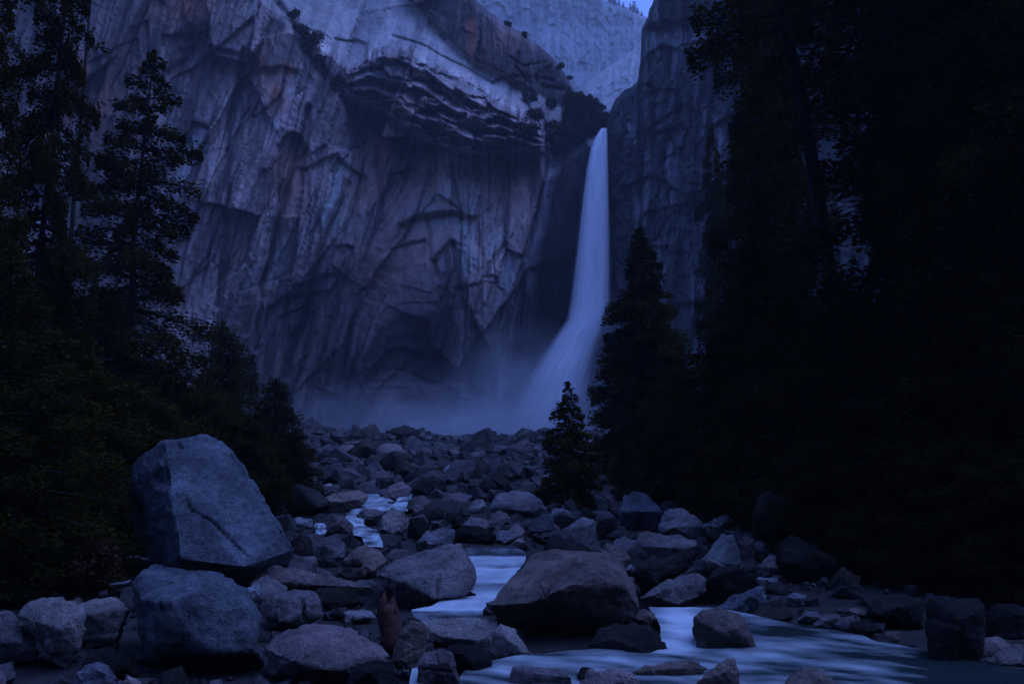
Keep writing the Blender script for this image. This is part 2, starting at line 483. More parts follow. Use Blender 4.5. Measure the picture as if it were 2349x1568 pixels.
    for (cu, cv, ru, rv, am) in ((635, 215, 18, 40, 1.0), (658, 160, 14, 20, 1.2), (670, 400, 35, 80, .6), (880, 330, 50, 60, .7), (870, 440, 60, 40, .5), (1078, 60, 9, 18, 1.6), (1082, 100, 8, 26, 1.6), (940, 240, 90, 30, .5),
                                 (960, 550, 70, 60, .4), (180, 220, 60, 80, .6), (430, 20, 60, 30, .6), (600, 150, 20, 40, .5), (1040, 430, 160, 90, .35), (1160, 90, 60, 40, .4), (870, 640, 90, 60, .35)):
        iron += am * gauss(u, v, cu, cv, ru, rv)
    blend(1.1 * iron * (.9 + .6 * n3), (.56, .20, .12))
    wet = 1.15 * sm((v - 470) / 280) * sm((ug - 520) / 200) * (1 - .9 * pm) * (.55 + .6 * n2) * (1 - .7 * gauss(u, v, 1110, 600, 60, 130))  # wet lower wall, with the shade of canyon and overhang painted in
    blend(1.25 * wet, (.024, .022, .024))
    blend(.85 * gauss(u, v, 1050, 460, 200, 130) * (1 - gm) * (.75 + n3), (.74, .52, .44))
    base = base * (.8 + .4 * i2)[..., None]
    blend(.75 * inband * sm(below / 6) * np.exp(-below / 45) * (.8 + n3), (.035, .034, .036))  # overhang shade below the arch painted into the colour
    blend(.95 * gm * sm((v - 250) / 60), (.022, .022, .026))  # gully recess painted near-black, its shade together with wet stone
    streak = fbm(a / 9, v / 330, 131, 4) + .5 * fbm(a / 40, v / 500, 132, 3)
    blend(.85 * sm((streak - .12) / .25) * (1 - smooth_zone), (.055, .052, .058))
    blend(.7 * sm((f1 - .25) / .2) * (1 - smooth_zone) * (1 - wet.clip(0, 1)), (.40, .37, .36))
    blend(.4 * np.exp(-e1 / .025) * (1 - smooth_zone) * (n3 > -.1) + .35 * np.exp(-e2 / .03) * (1 - .6 * smooth_zone) * (n3 > .1), (.04, .038, .042))
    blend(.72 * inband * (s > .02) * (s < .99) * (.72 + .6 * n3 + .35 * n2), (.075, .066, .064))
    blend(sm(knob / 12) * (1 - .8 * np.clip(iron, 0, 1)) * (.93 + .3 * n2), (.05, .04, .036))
    blend(.7 * gauss(u, v, 690, 110, 26, 45) + .7 * gauss(u, v, 740, 190, 26, 40), (.04, .05, .03))
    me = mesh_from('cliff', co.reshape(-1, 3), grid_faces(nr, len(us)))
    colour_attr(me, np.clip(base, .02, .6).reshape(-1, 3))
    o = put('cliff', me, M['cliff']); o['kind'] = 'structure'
    return us, S0, D

def right_cliff():
    us = np.concatenate([np.arange(1388, 1760, 2.6), np.arange(1762, 3300, 9)])
    nr = 420
    S0 = poly(us, [(1388, 292), (1396, 262), (1406, 238), (1425, 212), (1461, 190), (1469, 140), (1473, 66), (1500, 0), (1540, -80), (1700, -250), (2400, -480), (3300, -600)])
    S0 = S0 + 6 * fbm(us / 16, us * 0, 5, 3)
    t = np.linspace(0, 1, nr)[:, None]
    u = np.repeat(us[None], nr, 0)
    v = S0[None] + (1085 - S0[None]) * t
    u = u + 12 * fbm(v / 30, v * 0, 15, 3) * (1 - sm((u - 1470) / 60)) * sm((250 - v) / 40)
    ul = poly(v, [(0, 1388), (620, 1390), (660, 1398), (700, 1384), (770, 1366), (850, 1342), (960, 1330), (1085, 1318)])
    u = u + (ul - 1388) * (1 - sm((u - 1388) / 160))
    uo, vo = u, v
    edge = u - ul
    u = u + 9 * fbm(u / 50, v / 50, 12, 3); v = v + 9 * fbm(u / 50, v / 50, 22, 3)
    D = poly(u, [(1300, 270), (1400, 262), (1500, 250), (1660, 235), (2000, 200), (2600, 140), (3300, 100)])
    D = D - 16 * sm((v - 620) / 220) * (1 - sm((u - 1430) / 60))
    # cap block over a pale ledge
    LL = poly(u, [(1460, 100), (1490, 78), (1530, 68), (1600, 66), (1660, 58), (1800, 40)])
    D = D + .16 * np.clip(LL + 45 - v, 0, 60) - 7 * sm((LL - 6 - v) / 18)
    D = D + .05 * np.maximum(0, 300 - v) * (1 - sm((u - 1460) / 30))
    def undercut(line, amount, fade, soft=8, w=14):
        L = poly(u, line); m = sm((u - line[0][0] + w) / w) * sm((line[-1][0] + w - u) / w); b = np.maximum(0, v - L)
        return amount * m * sm(b / soft) * np.exp(-b / fade)
    D = D + undercut([(1490, 120), (1520, 96), (1550, 110)], 5, 60) + undercut([(1500, 300), (1560, 280), (1600, 330)], 4, 70) + undercut([(1440, 420), (1500, 400), (1560, 440)], 3, 60)
    rq = random.Random(78)
    for _ in range(26):
        cu, cv = rq.uniform(1410, 1700), rq.uniform(90, 800); hw = rq.uniform(12, 50); sl_ = rq.uniform(-.6, .6)
        D = D + undercut([(cu - hw, cv - sl_ * hw), (cu + .3 * hw, cv - 4 + .3 * sl_ * hw), (cu + hw, cv + sl_ * hw)], rq.uniform(1.0, 3.4), rq.uniform(18, 60), 5, 4)
    a = u + .06 * v
    sd = sm((u - 1470) / 40)
    D = D - 3.6 * ridged(a / 52, v / 420, 42, 3) * (.5 + .5 * sd) - 1.3 * ridged((a - .5 * v * (1 - sd)) / 24, v / 160, 52, 3)
    f1, e1 = facets((a - .15 * v) / 50, v / 210, 62, 1.6); i1 = facets.id; f2, e2 = facets((a + .15 * v) / 20, v / 80, 72, 1.8); i2 = facets.id; f3, e3 = facets(a / 11, v / 15, 82, 1.8)
    D = D + 3.0 * f1 + 1.6 * f2 + .7 * f3 + 1.0 * np.exp(-e1 / .035) + .5 * np.exp(-e2 / .05) + .6 * fbm(u / 14, v / 14, 92, 4)
    D = D + 26 * np.exp(-(vo - S0[None]) / 5.0) + 18 * np.exp(-edge / 5.0)
    co = P(uo, vo, D)
    n1 = fbm(u / 90, v / 90, 102, 4); n2 = fbm(a / 20, v / 200, 112, 4); n3 = fbm(u / 30, v / 30, 122, 4)
    base = np.ones(u.shape + (3,)) * np.array([.12, .12, .125]) * ((1 + .3 * n1 + .3 * n2 + .2 * n3) * (.7 + .6 * i1) * (.72 + .56 * i2))[..., None]
    def blend(m, c):
        nonlocal base
        m = np.clip(m, 0, 1)[..., None]; base = base * (1 - m) + np.array(c) * m
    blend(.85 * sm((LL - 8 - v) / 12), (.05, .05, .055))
    blend(.5 * gauss(v, v, 85, 85, 25, 25) * sm((u - 1480) / 20), (.32, .31, .31))
    blend(.8 * np.clip(n2 * 2.4 - .1, 0, 1) * sm((420 - v) / 80), (.045, .045, .05))
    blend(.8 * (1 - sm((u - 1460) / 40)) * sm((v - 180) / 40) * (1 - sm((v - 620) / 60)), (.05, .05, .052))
    st2 = fbm(a / 18, v / 300, 133, 3); blend(.85 * sm((st2 - .05) / .2) * sm((640 - v) / 120), (.045, .045, .048)); blend(.6 * sm((f1 - .2) / .2) * sm((st2 * -1 + .05) / .1), (.36, .35, .35))
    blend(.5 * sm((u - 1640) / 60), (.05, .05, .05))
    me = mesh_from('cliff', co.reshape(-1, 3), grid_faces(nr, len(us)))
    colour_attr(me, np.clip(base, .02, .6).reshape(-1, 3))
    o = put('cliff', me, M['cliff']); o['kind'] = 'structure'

def far_wall(name, us, sky_pts, vbot, dfun, tint, seed, amp):
    nr = 170
    S0 = poly(us, sky_pts) + 4 * fbm(us / 14, us * 0, seed, 3)
    t = np.linspace(0, 1, nr)[:, None]
    u = np.repeat(us[None], nr, 0); v = S0[None] + (vbot - S0[None]) * t
    D = dfun(u, v)
    D = D - amp * ridged((u + .05 * v) / 26, v / 150, seed + 1, 3)
    f1, e1 = facets(u / 40, v / 60, seed + 2, 1.6); f2, e2 = facets(u / 14, v / 20, seed + 3, 1.6)
    D = D + amp * (.9 * f1 + .5 * f2) + amp * .3 * fbm(u / 8, v / 8, seed + 4, 3)
    D = D + 60 * np.exp(-(v - S0[None]) / 4.0)
    co = P(u, v, D)
    n = fbm(u / 20, v / 140, seed + 5, 4); n2 = fbm(u / 14, v / 14, seed + 6, 3)
    base = np.ones(u.shape + (3,)) * np.array(tint) * (1 + .4 * n + .25 * n2)[..., None]
    m = (np.clip(n2 * 3 - .2, 0, 1) * sm((v - vbot + 210) / 60))[..., None] * .7
    base = base * (1 - m) + np.array((.04, .05, .04)) * m
    me = mesh_from(name, co.reshape(-1, 3), grid_faces(nr, len(us)))
    colour_attr(me, np.clip(base, .02, .6).reshape(-1, 3))
    o = put(name, me, M['cliff']); o['kind'] = 'structure'
    return S0, D

L_US, L_S0, L_D = left_cliff()
right_cliff()
uw = np.arange(1000, 1640, 2.5)
FAR_SKY = [(1000, -300), (1250, -110), (1390, 0), (1440, 18), (1482, 38), (1560, 90), (1640, 150)]
def _dw(u, v):
    step = poly(v, [(-400, 60), (60, 0), (130, -45), (165, -60), (200, -120), (340, -230)])
    return 850 + step + .05 * np.maximum(0, 80 - v)
W_S0, W_D = far_wall('canyon_wall', uw, FAR_SKY, 340, _dw, (.145, .16, .175), 201, 7)
us2 = np.arange(1280, 1640, 2.5)
far_wall('hillside', us2, [(1280, 262), (1320, 215), (1345, 190), (1400, 150), (1440, 122), (1475, 95), (1540, 40), (1640, -20)], 360, lambda u, v: 560 - .75 * (v - 150) - .25 * (u - 1400), (.26, .26, .26), 231, 5)

# ---------------------------------------------------------------- rocks
CROP = {'A': 0.0, 'B': 610.7, 'C': 1174.5, 'D': 1644.3}
KEY_OUT = []      # outlines, in photo pixels, with their distance

def hull_mesh(pts, edge, seed, rough, smooth_it=2, cracks=(), origin=None):
    bm = bmesh.new()
    for p in pts: bm.verts.new(p)
    r = bmesh.ops.convex_hull(bm, input=bm.verts)
    bmesh.ops.delete(bm, geom=list({e for e in r['geom_interior'] + r['geom_unused'] if isinstance(e, bmesh.types.BMVert)}), context='VERTS')
    for _ in range(7):
        es = [e for e in bm.edges if e.calc_length() > edge]
        if not es: break
        bmesh.ops.subdivide_edges(bm, edges=es, cuts=1)
        bmesh.ops.triangulate(bm, faces=[f for f in bm.faces if len(f.verts) > 3])
        if len(bm.verts) > 16000: break
    bmesh.ops.beautify_fill(bm, faces=bm.faces, edges=bm.edges)
    for _ in range(smooth_it):
        bmesh.ops.smooth_vert(bm, verts=bm.verts, factor=.35, use_axis_x=True, use_axis_y=True, use_axis_z=True)
    bm.normal_update()
    so = Vector((seed * 3.17 % 97, seed * 7.31 % 89, seed * 1.77 % 83))
    sz = rough
    offs = []
    for vtx in bm.verts:
        q = vtx.co
        n = mnoise.fractal(q * (1.1 / sz) + so, .9, 2.1, 4)
        g1 = q * (.62 / sz) + so
        c, _p = mnoise.voronoi(g1)
        fac = (g1 - _p[0]).dot(mnoise.cell_vector(_p[0] * 7.13 + so)) 
        g2 = q * (2.6 / sz) + so
        c, _p = mnoise.voronoi(g2)
        fa2 = (g2 - _p[0]).dot(mnoise.cell_vector(_p[0] * 5.31 + so))
        n2 = mnoise.fractal(q * (5.0 / sz) + so, .8, 2.1, 3)
        ql = Vector((q.x * .8 + q.z * .35, q.y * .8, (q.z - .35 * q.x) * 3.2 + .6 * n))
        st = mnoise.noise(ql * (1.3 / sz) + so)
        st = abs(st) ** .6 * (1 if st > 0 else -1)
        offs.append(sz * (.04 * n + min(.15, .13 / sz ** .6) * fac + min(.055, .05 / sz) * fa2 - .01 + .016 * n2 + .022 * st))
    for vtx, of in zip(bm.verts, offs):
        vtx.co = vtx.co + vtx.normal * of
    if cracks:
        co = np.array([vtx.co[:] for vtx in bm.verts]) + np.array(origin)
        uu, vvv = UV(co)
        for line, wd, dep in cracks:
            d = np.full(uu.shape, 1e9)
            for (a, b), (c, e) in zip(line[:-1], line[1:]):
                tt = np.clip(((uu - a) * (c - a) + (vvv - b) * (e - b)) / ((c - a) ** 2 + (e - b) ** 2), 0, 1)
                d = np.minimum(d, np.hypot(uu - a - tt * (c - a), vvv - b - tt * (e - b)))
            for vtx, dd in zip(bm.verts, d):
                if dd < 3 * wd and vtx.normal.y < .2:
                    vtx.co = vtx.co - vtx.normal * (dep * math.exp(-(dd / wd) ** 2))
    me = bpy.data.meshes.new('boulder')
    bm.to_mesh(me); bm.free()
    me.polygons.foreach_set('use_smooth', np.full(len(me.polygons), True))
    return me

_rk = [0]
def key_rock(crop, tone, label, outl, front=(), d=None, thick=.8, cracks=(), name='boulder', fine=20, soft=1):
    """a boulder whose outline was traced in an enlargement of the photo; front points stand toward the viewer by a share of its width"""
    _rk[0] += 1
    o0 = CROP[crop]; k = .4009
    tr = lambda X, Y: (o0 + X * k, 939.6 + Y * k)
    pts = [(*tr(p[0], p[1]), (p[2] if len(p) > 2 else 0.0)) for p in outl]
    a = np.array(pts)
    vb = a[:, 1].max()
    if d is None: d = max(12.5, ground_d(min(vb - 4, 1640)) if vb < 1600 else 14.2)
    wpx = min(a[:, 0].max() - a[:, 0].min(), 1.6 * (a[:, 1].max() - a[:, 1].min()))
    wm = wpx / FPX * d
    KEY_OUT.append((a[:, :2], d))
    cen = a[:, :2].mean(0)
    low = a[:, 1].min() + .62 * (vb - a[:, 1].min())
    pts = [(x, y, f - (.20 if front else .10) * max(0, (y - low) / (vb - low))) for x, y, f in pts]     # undercut below
    P3 = []
    hspan = a[:, 1].max() - a[:, 1].min()
    for x, y, f in pts:
        back = .22 * (vb - y) / hspan               # faces lean away towards the top, so that they see the sky
        P3.append(P(x, y, d + wm * (back - f)))
        P3.append(P(cen[0] + (x - cen[0]) * .80, cen[1] + (y - cen[1]) * .80, d + wm * (thick + .1 * back)))
    inner = [(*tr(x, y), f) for x, y, f in front]
    if not front:                                    # a few corners of the broken front face
        rq = random.Random(_rk[0] * 31)
        for _ in range(4):
            x, y, f = pts[rq.randrange(len(pts))]; t = rq.uniform(.25, .72)
            inner.append((cen[0] + (x - cen[0]) * t, cen[1] + (y - cen[1]) * t + .05 * hspan, rq.uniform(.08, .30)))
    for x, y, f in inner:
        P3.append(P(x, y, d - wm * (f - .22 * (vb - y) / hspan)))
    P3 = np.array(P3)
    org = np.array([P3[:, 0].mean(), d + wm * .3, P3[:, 2].min()])
    ck = [([tr(*q) for q in line], wd, dep) for line, wd, dep in cracks]
    me = hull_mesh([Vector(p - org) for p in P3], wm / fine, _rk[0] * 13.7, max(.5, wm * .42), soft, ck, org)
    ob = put(name, me, M[tone])
    ob.location = org
    tag(ob, label, 'boulder', 'boulders in the creek bed')
    return ob

K = key_rock
# --- bank below the dark firs
K('A', 'blue', 'largest pale granite boulder, leaning, with a long diagonal crack across its face', [(760, 560, -.34), (740, 430, -.36), (790, 300, -.34), (950, 190, -.12), (1000, 168, -.14), (1120, 170, -.16), (1190, 155, -.18), (1265, 172, -.2), (1340, 250, -.14), (1480, 430, -.1), (1540, 560, -.06), (1640, 700), (1700, 800), (1660, 900), (1450, 1040), (1250, 1060), (1000, 1030), (800, 900, -.3)],
  [(955, 330, .12), (985, 560, .2), (1030, 860, .26), (1400, 900, .22), (1250, 260, -.02), (1290, 620, .14)], cracks=[([(1070, 520), (1100, 575), (1210, 630), (1300, 720), (1420, 840)], 1.7, .26), ([(1330, 260), (1420, 390), (1500, 500)], 3, .15), ([(1010, 180), (1040, 215)], 3, .2), ([(1300, 650), (1400, 640)], 1.5, .1)], fine=52)
K('A', 'blue', 'big squarish boulder with a smooth pale top and a dark rough front', [(745, 990), (790, 940), (870, 905, -.4), (980, 893, -.5), (1120, 905, -.5), (1240, 945, -.3), (1300, 985, -.1), (1400, 1020), (1460, 1100), (1510, 1200), (1500, 1350), (1490, 1480), (1200, 1530), (900, 1490), (830, 1400), (800, 1250), (780, 1090)],
  [(800, 1080, .2), (930, 1108, .34), (1080, 1080, .36), (1150, 1030, .34), (1230, 980, .26), (1440, 1150, .2), (900, 1380, .2), (1230, 1390, .26), (1460, 1370, .2), (860, 1150, .22)], d=16.2, cracks=[([(960, 995), (1060, 955)], 2, .07), ([(930, 1120), (900, 1260)], 3, .1)], fine=24)
K('A', 'grey', 'low pale-topped boulder with a split flank beside the big squarish one', [(100, 1170), (170, 1100, -.1), (290, 1078, -.15), (420, 1095, -.1), (500, 1140), (480, 1180), (440, 1260), (455, 1390), (380, 1500), (300, 1450), (230, 1320), (110, 1240)], [(210, 1210, .15), (400, 1200, .2), (330, 1250, .22)], cracks=[([(150, 1270), (210, 1330), (280, 1400)], 2.5, .12)])
K('A', 'grey', 'flat-topped angular block jammed behind the low split boulder', [(420, 1112, -.1), (540, 1090, -.2), (660, 1072, -.2), (740, 1140, .1), (730, 1180), (690, 1230), (670, 1330), (590, 1362), (470, 1380), (430, 1300), (405, 1215)], [(500, 1165, .18), (730, 1138, .15), (660, 1320, .1)])
K('A', 'grey', 'rounded boulder cut off by the frame edge, with a hollow under it', [(-60, 1160), (60, 1158), (110, 1240), (200, 1310), (235, 1375), (200, 1420), (120, 1440), (-60, 1470)], [(120, 1330, .2), (0, 1330, .2)])
K('A', 'pale', 'small domed boulder with dark pits low beside the frame corner', [(430, 1510), (490, 1452), (560, 1440), (640, 1480), (690, 1540), (690, 1640), (420, 1640)], d=14.4)
K('A', 'dim', 'dark rounded boulder behind the small domed one', [(470, 1440), (560, 1372), (640, 1366), (760, 1430), (800, 1520), (640, 1580), (450, 1510)], d=15.6)
K('A', 'pink', 'small pinkish wedge of rock at the bottom frame edge', [(680, 1640), (715, 1502), (780, 1530), (850, 1590), (860, 1650)], d=14.0)
K('A', 'pink', 'long low slab lying like a log below the largest boulder', [(1410, 1000), (1470, 930), (1540, 890, -.05), (1620, 900, -.05), (1750, 932, -.05), (1900, 952, -.05), (2060, 990, -.03), (2135, 1015), (2140, 1060), (2040, 1066), (1900, 1040), (1700, 1030), (1600, 1036), (1480, 1015)], [(1650, 985, .08), (1900, 1005, .08)], thick=.35, fine=34)
K('A', 'grey', 'squat boulder with a dark upright slot under the long slab', [(1512, 1110), (1560, 1062), (1690, 1040, -.1), (1800, 1052, -.1), (1836, 1092), (1832, 1175), (1760, 1235), (1640, 1265), (1540, 1255), (1508, 1185)], [(1660, 1090, .14), (1640, 1210, .2), (1800, 1110, .1)], cracks=[([(1732, 1085), (1742, 1200)], 3.2, .3)], fine=20)
K('A', 'pink', 'broad domed pinkish boulder with a darker facet on its face', [(1500, 1360), (1600, 1280, -.1), (1720, 1224, -.2), (1850, 1215, -.25), (1990, 1245, -.2), (2110, 1300, -.1), (2180, 1350), (2240, 1405), (2200, 1450), (2060, 1500), (1990, 1560), (1900, 1600), (1700, 1560), (1540, 1510)], [(1750, 1330, .16), (1880, 1330, .2), (1660, 1440, .26), (1880, 1490, .28), (2080, 1400, .14)], d=15.2, fine=24)
K('A', 'pale', 'small pale wedge beside the corner of the squarish boulder', [(1405, 1025), (1480, 1005), (1482, 1060), (1445, 1098), (1420, 1070)], d=18.5)
K('A', 'dark', 'black boulder standing in for the shaded hollow under the flank of the largest boulder', [(1500, 890), (1525, 805), (1590, 765), (1660, 800), (1735, 890), (1640, 915)])  # black rock placed as the shaded hollow
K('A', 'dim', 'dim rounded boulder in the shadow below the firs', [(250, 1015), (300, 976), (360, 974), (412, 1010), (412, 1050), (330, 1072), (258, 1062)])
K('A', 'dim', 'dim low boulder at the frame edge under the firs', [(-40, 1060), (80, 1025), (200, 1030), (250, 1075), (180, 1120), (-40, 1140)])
# --- the middle of the creek bed
K('B', 'grey', 'upright egg-shaped boulder behind the end of the long slab', [(262, 860), (278, 775), (330, 730, -.1), (410, 710, -.1), (452, 760), (466, 830), (420, 885), (350, 908), (295, 910)])
K('B', 'brown', 'dark brown boulder with a pale vein beside the egg-shaped one', [(408, 945), (430, 862), (500, 800, -.1), (590, 775, -.1), (645, 795), (690, 860), (650, 935), (590, 992), (450, 988)], cracks=[([(440, 890), (520, 900), (590, 870)], 2, .08)])
K('B', 'grey', 'broad slanting grey boulder beside the middle cascade', [(600, 930), (650, 880), (720, 852, -.1), (860, 815, -.15), (1010, 790, -.2), (1110, 772, -.2), (1148, 792, -.1), (1190, 900), (1210, 985), (1195, 1025), (1090, 1052), (1000, 1105), (960, 1142), (840, 1142), (720, 1085), (645, 1005)], [(980, 955, .2), (1100, 910, .14), (980, 1085, .2), (760, 980, .16)], cracks=[([(985, 935), (975, 1090)], 3, .14), ([(900, 1000), (960, 950)], 2, .06)], fine=24)
K('B', 'pale', 'pale rounded boulder above the middle cascade', [(868, 752), (920, 702), (1000, 670, -.1), (1080, 690), (1072, 770), (1000, 786), (900, 782)])
K('B', 'dark', 'black hollowed boulder beside the pale rounded one', [(1056, 740), (1090, 680), (1150, 655), (1240, 670), (1322, 710), (1300, 762), (1170, 782)])
K('B', 'grey', 'smooth grey boulder at the foot of the upper cascade', [(638, 695), (660, 610), (720, 566, -.1), (790, 576, -.1), (812, 630), (802, 692), (720, 722)])
K('B', 'grey', 'blocky boulder splitting the upper cascade', [(514, 602), (550, 570), (640, 564, -.1), (672, 592), (642, 650), (560, 662), (522, 648)])
K('B', 'dark', 'dark upright boulder between the two cascades', [(803, 682), (830, 622), (900, 610), (932, 660), (937, 722), (880, 762), (808, 742)])
K('B', 'brown', 'long sloping brown boulder above the upper cascade', [(325, 565), (315, 512), (420, 470, -.1), (530, 465, -.1), (582, 490), (560, 542), (480, 596), (400, 604)])
K('B', 'pink', 'pinkish flat-topped boulder at the head of the upper cascade', [(648, 472), (700, 432, -.1), (780, 412, -.15), (832, 440), (822, 482), (780, 502), (740, 532), (660, 508)])
K('B', 'dark', 'black ball-shaped boulder above the upper cascade', [(858, 450), (880, 400), (960, 370), (1022, 400), (1042, 460), (1000, 502), (900, 492)])
K('B', 'dark', 'black peaked boulder in the upper rubble', [(1248, 422), (1262, 372), (1320, 340), (1384, 402), (1402, 442), (1320, 472)])
K('B', 'grey', 'wide domed boulder below the little lone fir', [(1278, 565), (1310, 492), (1400, 456, -.1), (1500, 465, -.1), (1580, 510), (1622, 592), (1560, 622), (1400, 624), (1298, 604)])
K('B', 'blue', 'round bluish boulder at the foot of the little lone fir', [(1488, 692), (1520, 632), (1590, 596, -.1), (1642, 602), (1652, 682), (1600, 722), (1530, 737)])
K('B', 'dim', 'wide misty dome of rock at the foot of the fall', [(1078, 252), (1110, 202), (1190, 168, -.1), (1280, 180), (1332, 232), (1322, 274), (1098, 274)])
K('B', 'dim', 'hazy hump-shaped boulder far up the creek in the mist', [(478, 254), (510, 192), (570, 160, -.1), (650, 190), (702, 232), (692, 284), (498, 292)])
K('B', 'dim', 'shadowed boulder beside the misty dome', [(1298, 244), (1360, 192), (1410, 180), (1442, 212), (1432, 262), (1308, 272)])
K('B', 'brown', 'slanting block beside the spray of the fall', [(1418, 222), (1425, 188), (1508, 160), (1506, 228), (1440, 240)])
K('B', 'dark', 'long low dark rock under the misty dome', [(1128, 304), (1180, 270), (1280, 262), (1362, 286), (1352, 332), (1138, 334)])
K('B', 'dim', 'low dark rock in front of the hazy hump', [(556, 294), (600, 262), (680, 270), (742, 312), (700, 342), (556, 334)])
K('B', 'dark', 'flat black rock below the mist in mid creek', [(878, 342), (960, 310), (1060, 320), (1112, 346), (1082, 372), (898, 373)])
K('B', 'brown', 'curved brown boulder beside the upper cascade', [(342, 702), (350, 640), (380, 600), (440, 600), (492, 650), (507, 712), (450, 727)])
K('B', 'dim', 'smooth dark shoulder of rock in the middle rubble', [(998, 642), (1030, 592), (1080, 575), (1132, 620), (1147, 682), (1060, 692)])
K('B', 'pale', 'pale leaning block in the middle rubble', [(1143, 572), (1190, 522), (1240, 510), (1262, 546), (1242, 592), (1168, 602)])
K('B', 'grey', 'arched boulder with a bluish rim and a dark hollow', [(1263, 644), (1280, 602), (1330, 575, -.1), (1390, 602), (1412, 642), (1360, 667), (1278, 667)])
K('B', 'pink', 'layered pinkish slab in the middle rubble', [(988, 522), (1030, 482), (1110, 472, -.1), (1182, 492), (1160, 542), (1058, 557)])
K('B', 'grey', 'grey boulder beside the head of the upper cascade', [(798, 562), (815, 512), (880, 486), (952, 522), (947, 592), (858, 602)])
K('B', 'brown', 'tall leaning brown slab beside the rotten stump', [(705, 1420), (760, 1275), (830, 1210, -.05), (890, 1225), (932, 1292), (902, 1385), (835, 1525), (760, 1550), (735, 1470)], [(880, 1260, .1), (800, 1450, .2)])
K('B', 'grey', 'wide ridged slab damming the lower side of the middle pool', [(870, 1205), (960, 1190, -.1), (1080, 1225, -.1), (1150, 1240, -.1), (1270, 1200, -.1), (1322, 1200, -.1), (1337, 1242), (1322, 1332), (1302, 1402), (1200, 1372), (1000, 1376), (925, 1335)], [(1000, 1300, .15), (1220, 1320, .15)], d=18.0)
K('B', 'grey', 'grey boulder with a rounded shoulder under the overhanging one', [(1298, 1262), (1340, 1222), (1420, 1252), (1500, 1342), (1532, 1402), (1512, 1442), (1330, 1452), (1278, 1402)], d=16.9)
K('B', 'pink', 'pinkish cracked block at the bottom frame edge', [(868, 1452), (900, 1392, -.1), (1000, 1372, -.1), (1060, 1396), (1082, 1442), (1075, 1520), (1135, 1620), (860, 1620)], [(940, 1450, .12), (1040, 1440, .12)], d=14.6, cracks=[([(975, 1400), (985, 1450)], 2, .06), ([(890, 1480), (1070, 1500)], 2, .06)])
K('B', 'dark', 'black block in the hollow behind the pinkish cracked one', [(960, 1372), (1080, 1342), (1230, 1330), (1292, 1392), (1292, 1452), (1255, 1535), (1130, 1560), (1080, 1480)], d=15.6)
K('B', 'dark', 'black rounded boulder overlapping the broad domed one', [(420, 1620), (500, 1472), (570, 1436), (730, 1430), (750, 1620)], d=13.8)
K('B', 'grey', 'fist-shaped small boulder beside the pinkish cracked block', [(738, 1502), (770, 1468), (820, 1475), (832, 1522), (790, 1547), (750, 1542)], d=14.6)
K('B', 'pale', 'flat pale stone behind the broad domed boulder', [(438, 1152), (540, 1140, -.1), (612, 1150, -.1), (622, 1192), (540, 1217), (448, 1217)])
K('B', 'dark', 'small wet boulder with the middle cascade parting round it', [(1083, 1102), (1100, 1052), (1150, 1030), (1202, 1052), (1207, 1102), (1140, 1122)])
K('B', 'brown', 'small brown stone at the edge of the middle pool', [(1198, 1152), (1225, 1115), (1270, 1110), (1312, 1142), (1322, 1172), (1218, 1172)])
K('B', 'pink', 'long pinkish rock lying across the bottom of the lower pool', [(1392, 1502), (1410, 1466), (1560, 1470, -.05), (1680, 1490, -.05), (1742, 1532), (1752, 1600), (1388, 1600)], [(1560, 1510, .1)], d=14.6)
K('B', 'dim', 'little pointed stone in the lower pool', [(1543, 1452), (1580, 1415), (1620, 1420), (1637, 1472), (1558, 1474)])
K('B', 'pale', 'small pale stone at the lip of the middle cascade', [(1298, 752), (1330, 695), (1420, 690), (1432, 732), (1370, 772)])
K('B', 'pale', 'pale flat stone above the brink of the side trickle', [(128, 642), (180, 610), (270, 625), (277, 672), (180, 692)])
K('B', 'dim', 'low dark stone with a bright rim at the foot of the largest boulder', [(140, 760), (190, 700), (262, 740), (268, 850), (200, 880), (150, 850)])
# --- the far bank and the lower pool
K('C', 'brown', 'huge overhanging boulder in mid creek, slanting lit top over a black underside', [(-140, 1112), (-100, 1042), (0, 962, -.1), (90, 872, -.2), (150, 792, -.25), (200, 785, -.25), (290, 830, -.25), (400, 830, -.25), (500, 832, -.2), (560, 890, -.15), (640, 905, -.05), (690, 960), (738, 1080), (746, 1150), (690, 1192), (560, 1222), (400, 1292, -.05), (250, 1352, -.1), (140, 1392, -.1), (50, 1340, -.05), (-20, 1240), (-100, 1165)],
  [(-60, 1118, .16), (100, 1102, .30), (210, 1050, .33), (330, 1002, .33), (500, 952, .28), (570, 975, .25), (650, 1020, .2)], d=18.3, cracks=[([(350, 840), (300, 900), (215, 975), (180, 1060)], 5, .3), ([(120, 990), (150, 1010), (200, 1000)], 2, .1)], fine=28)
K('C', 'dim', 'dark boulder propping up the overhanging one beside the lower pool', [(425, 1342), (500, 1262), (650, 1210), (800, 1222), (852, 1282), (892, 1372), (892, 1424), (740, 1444), (560, 1454), (448, 1424)], d=17.0)
K('C', 'brown', 'rounded boulder standing in the white lower rapid', [(1018, 1255), (1050, 1172), (1100, 1140, -.1), (1200, 1130, -.15), (1300, 1165, -.1), (1350, 1210), (1392, 1302), (1428, 1424), (1250, 1434), (1110, 1414), (1055, 1352)], [(1060, 1205, .14), (1180, 1262, .26), (1290, 1250, .24), (1335, 1205, .1)], fine=20)
K('C', 'grey', 'wedge-shaped boulder with a pale sloping edge above the lower rapid', [(728, 1082), (800, 1022), (950, 942, -.1), (1040, 930), (1092, 970), (1102, 1032), (1052, 1082), (980, 1152), (800, 1144), (765, 1112)], [(800, 1062, .16), (900, 1012, .2), (1000, 1002, .16), (960, 1120, .1)])
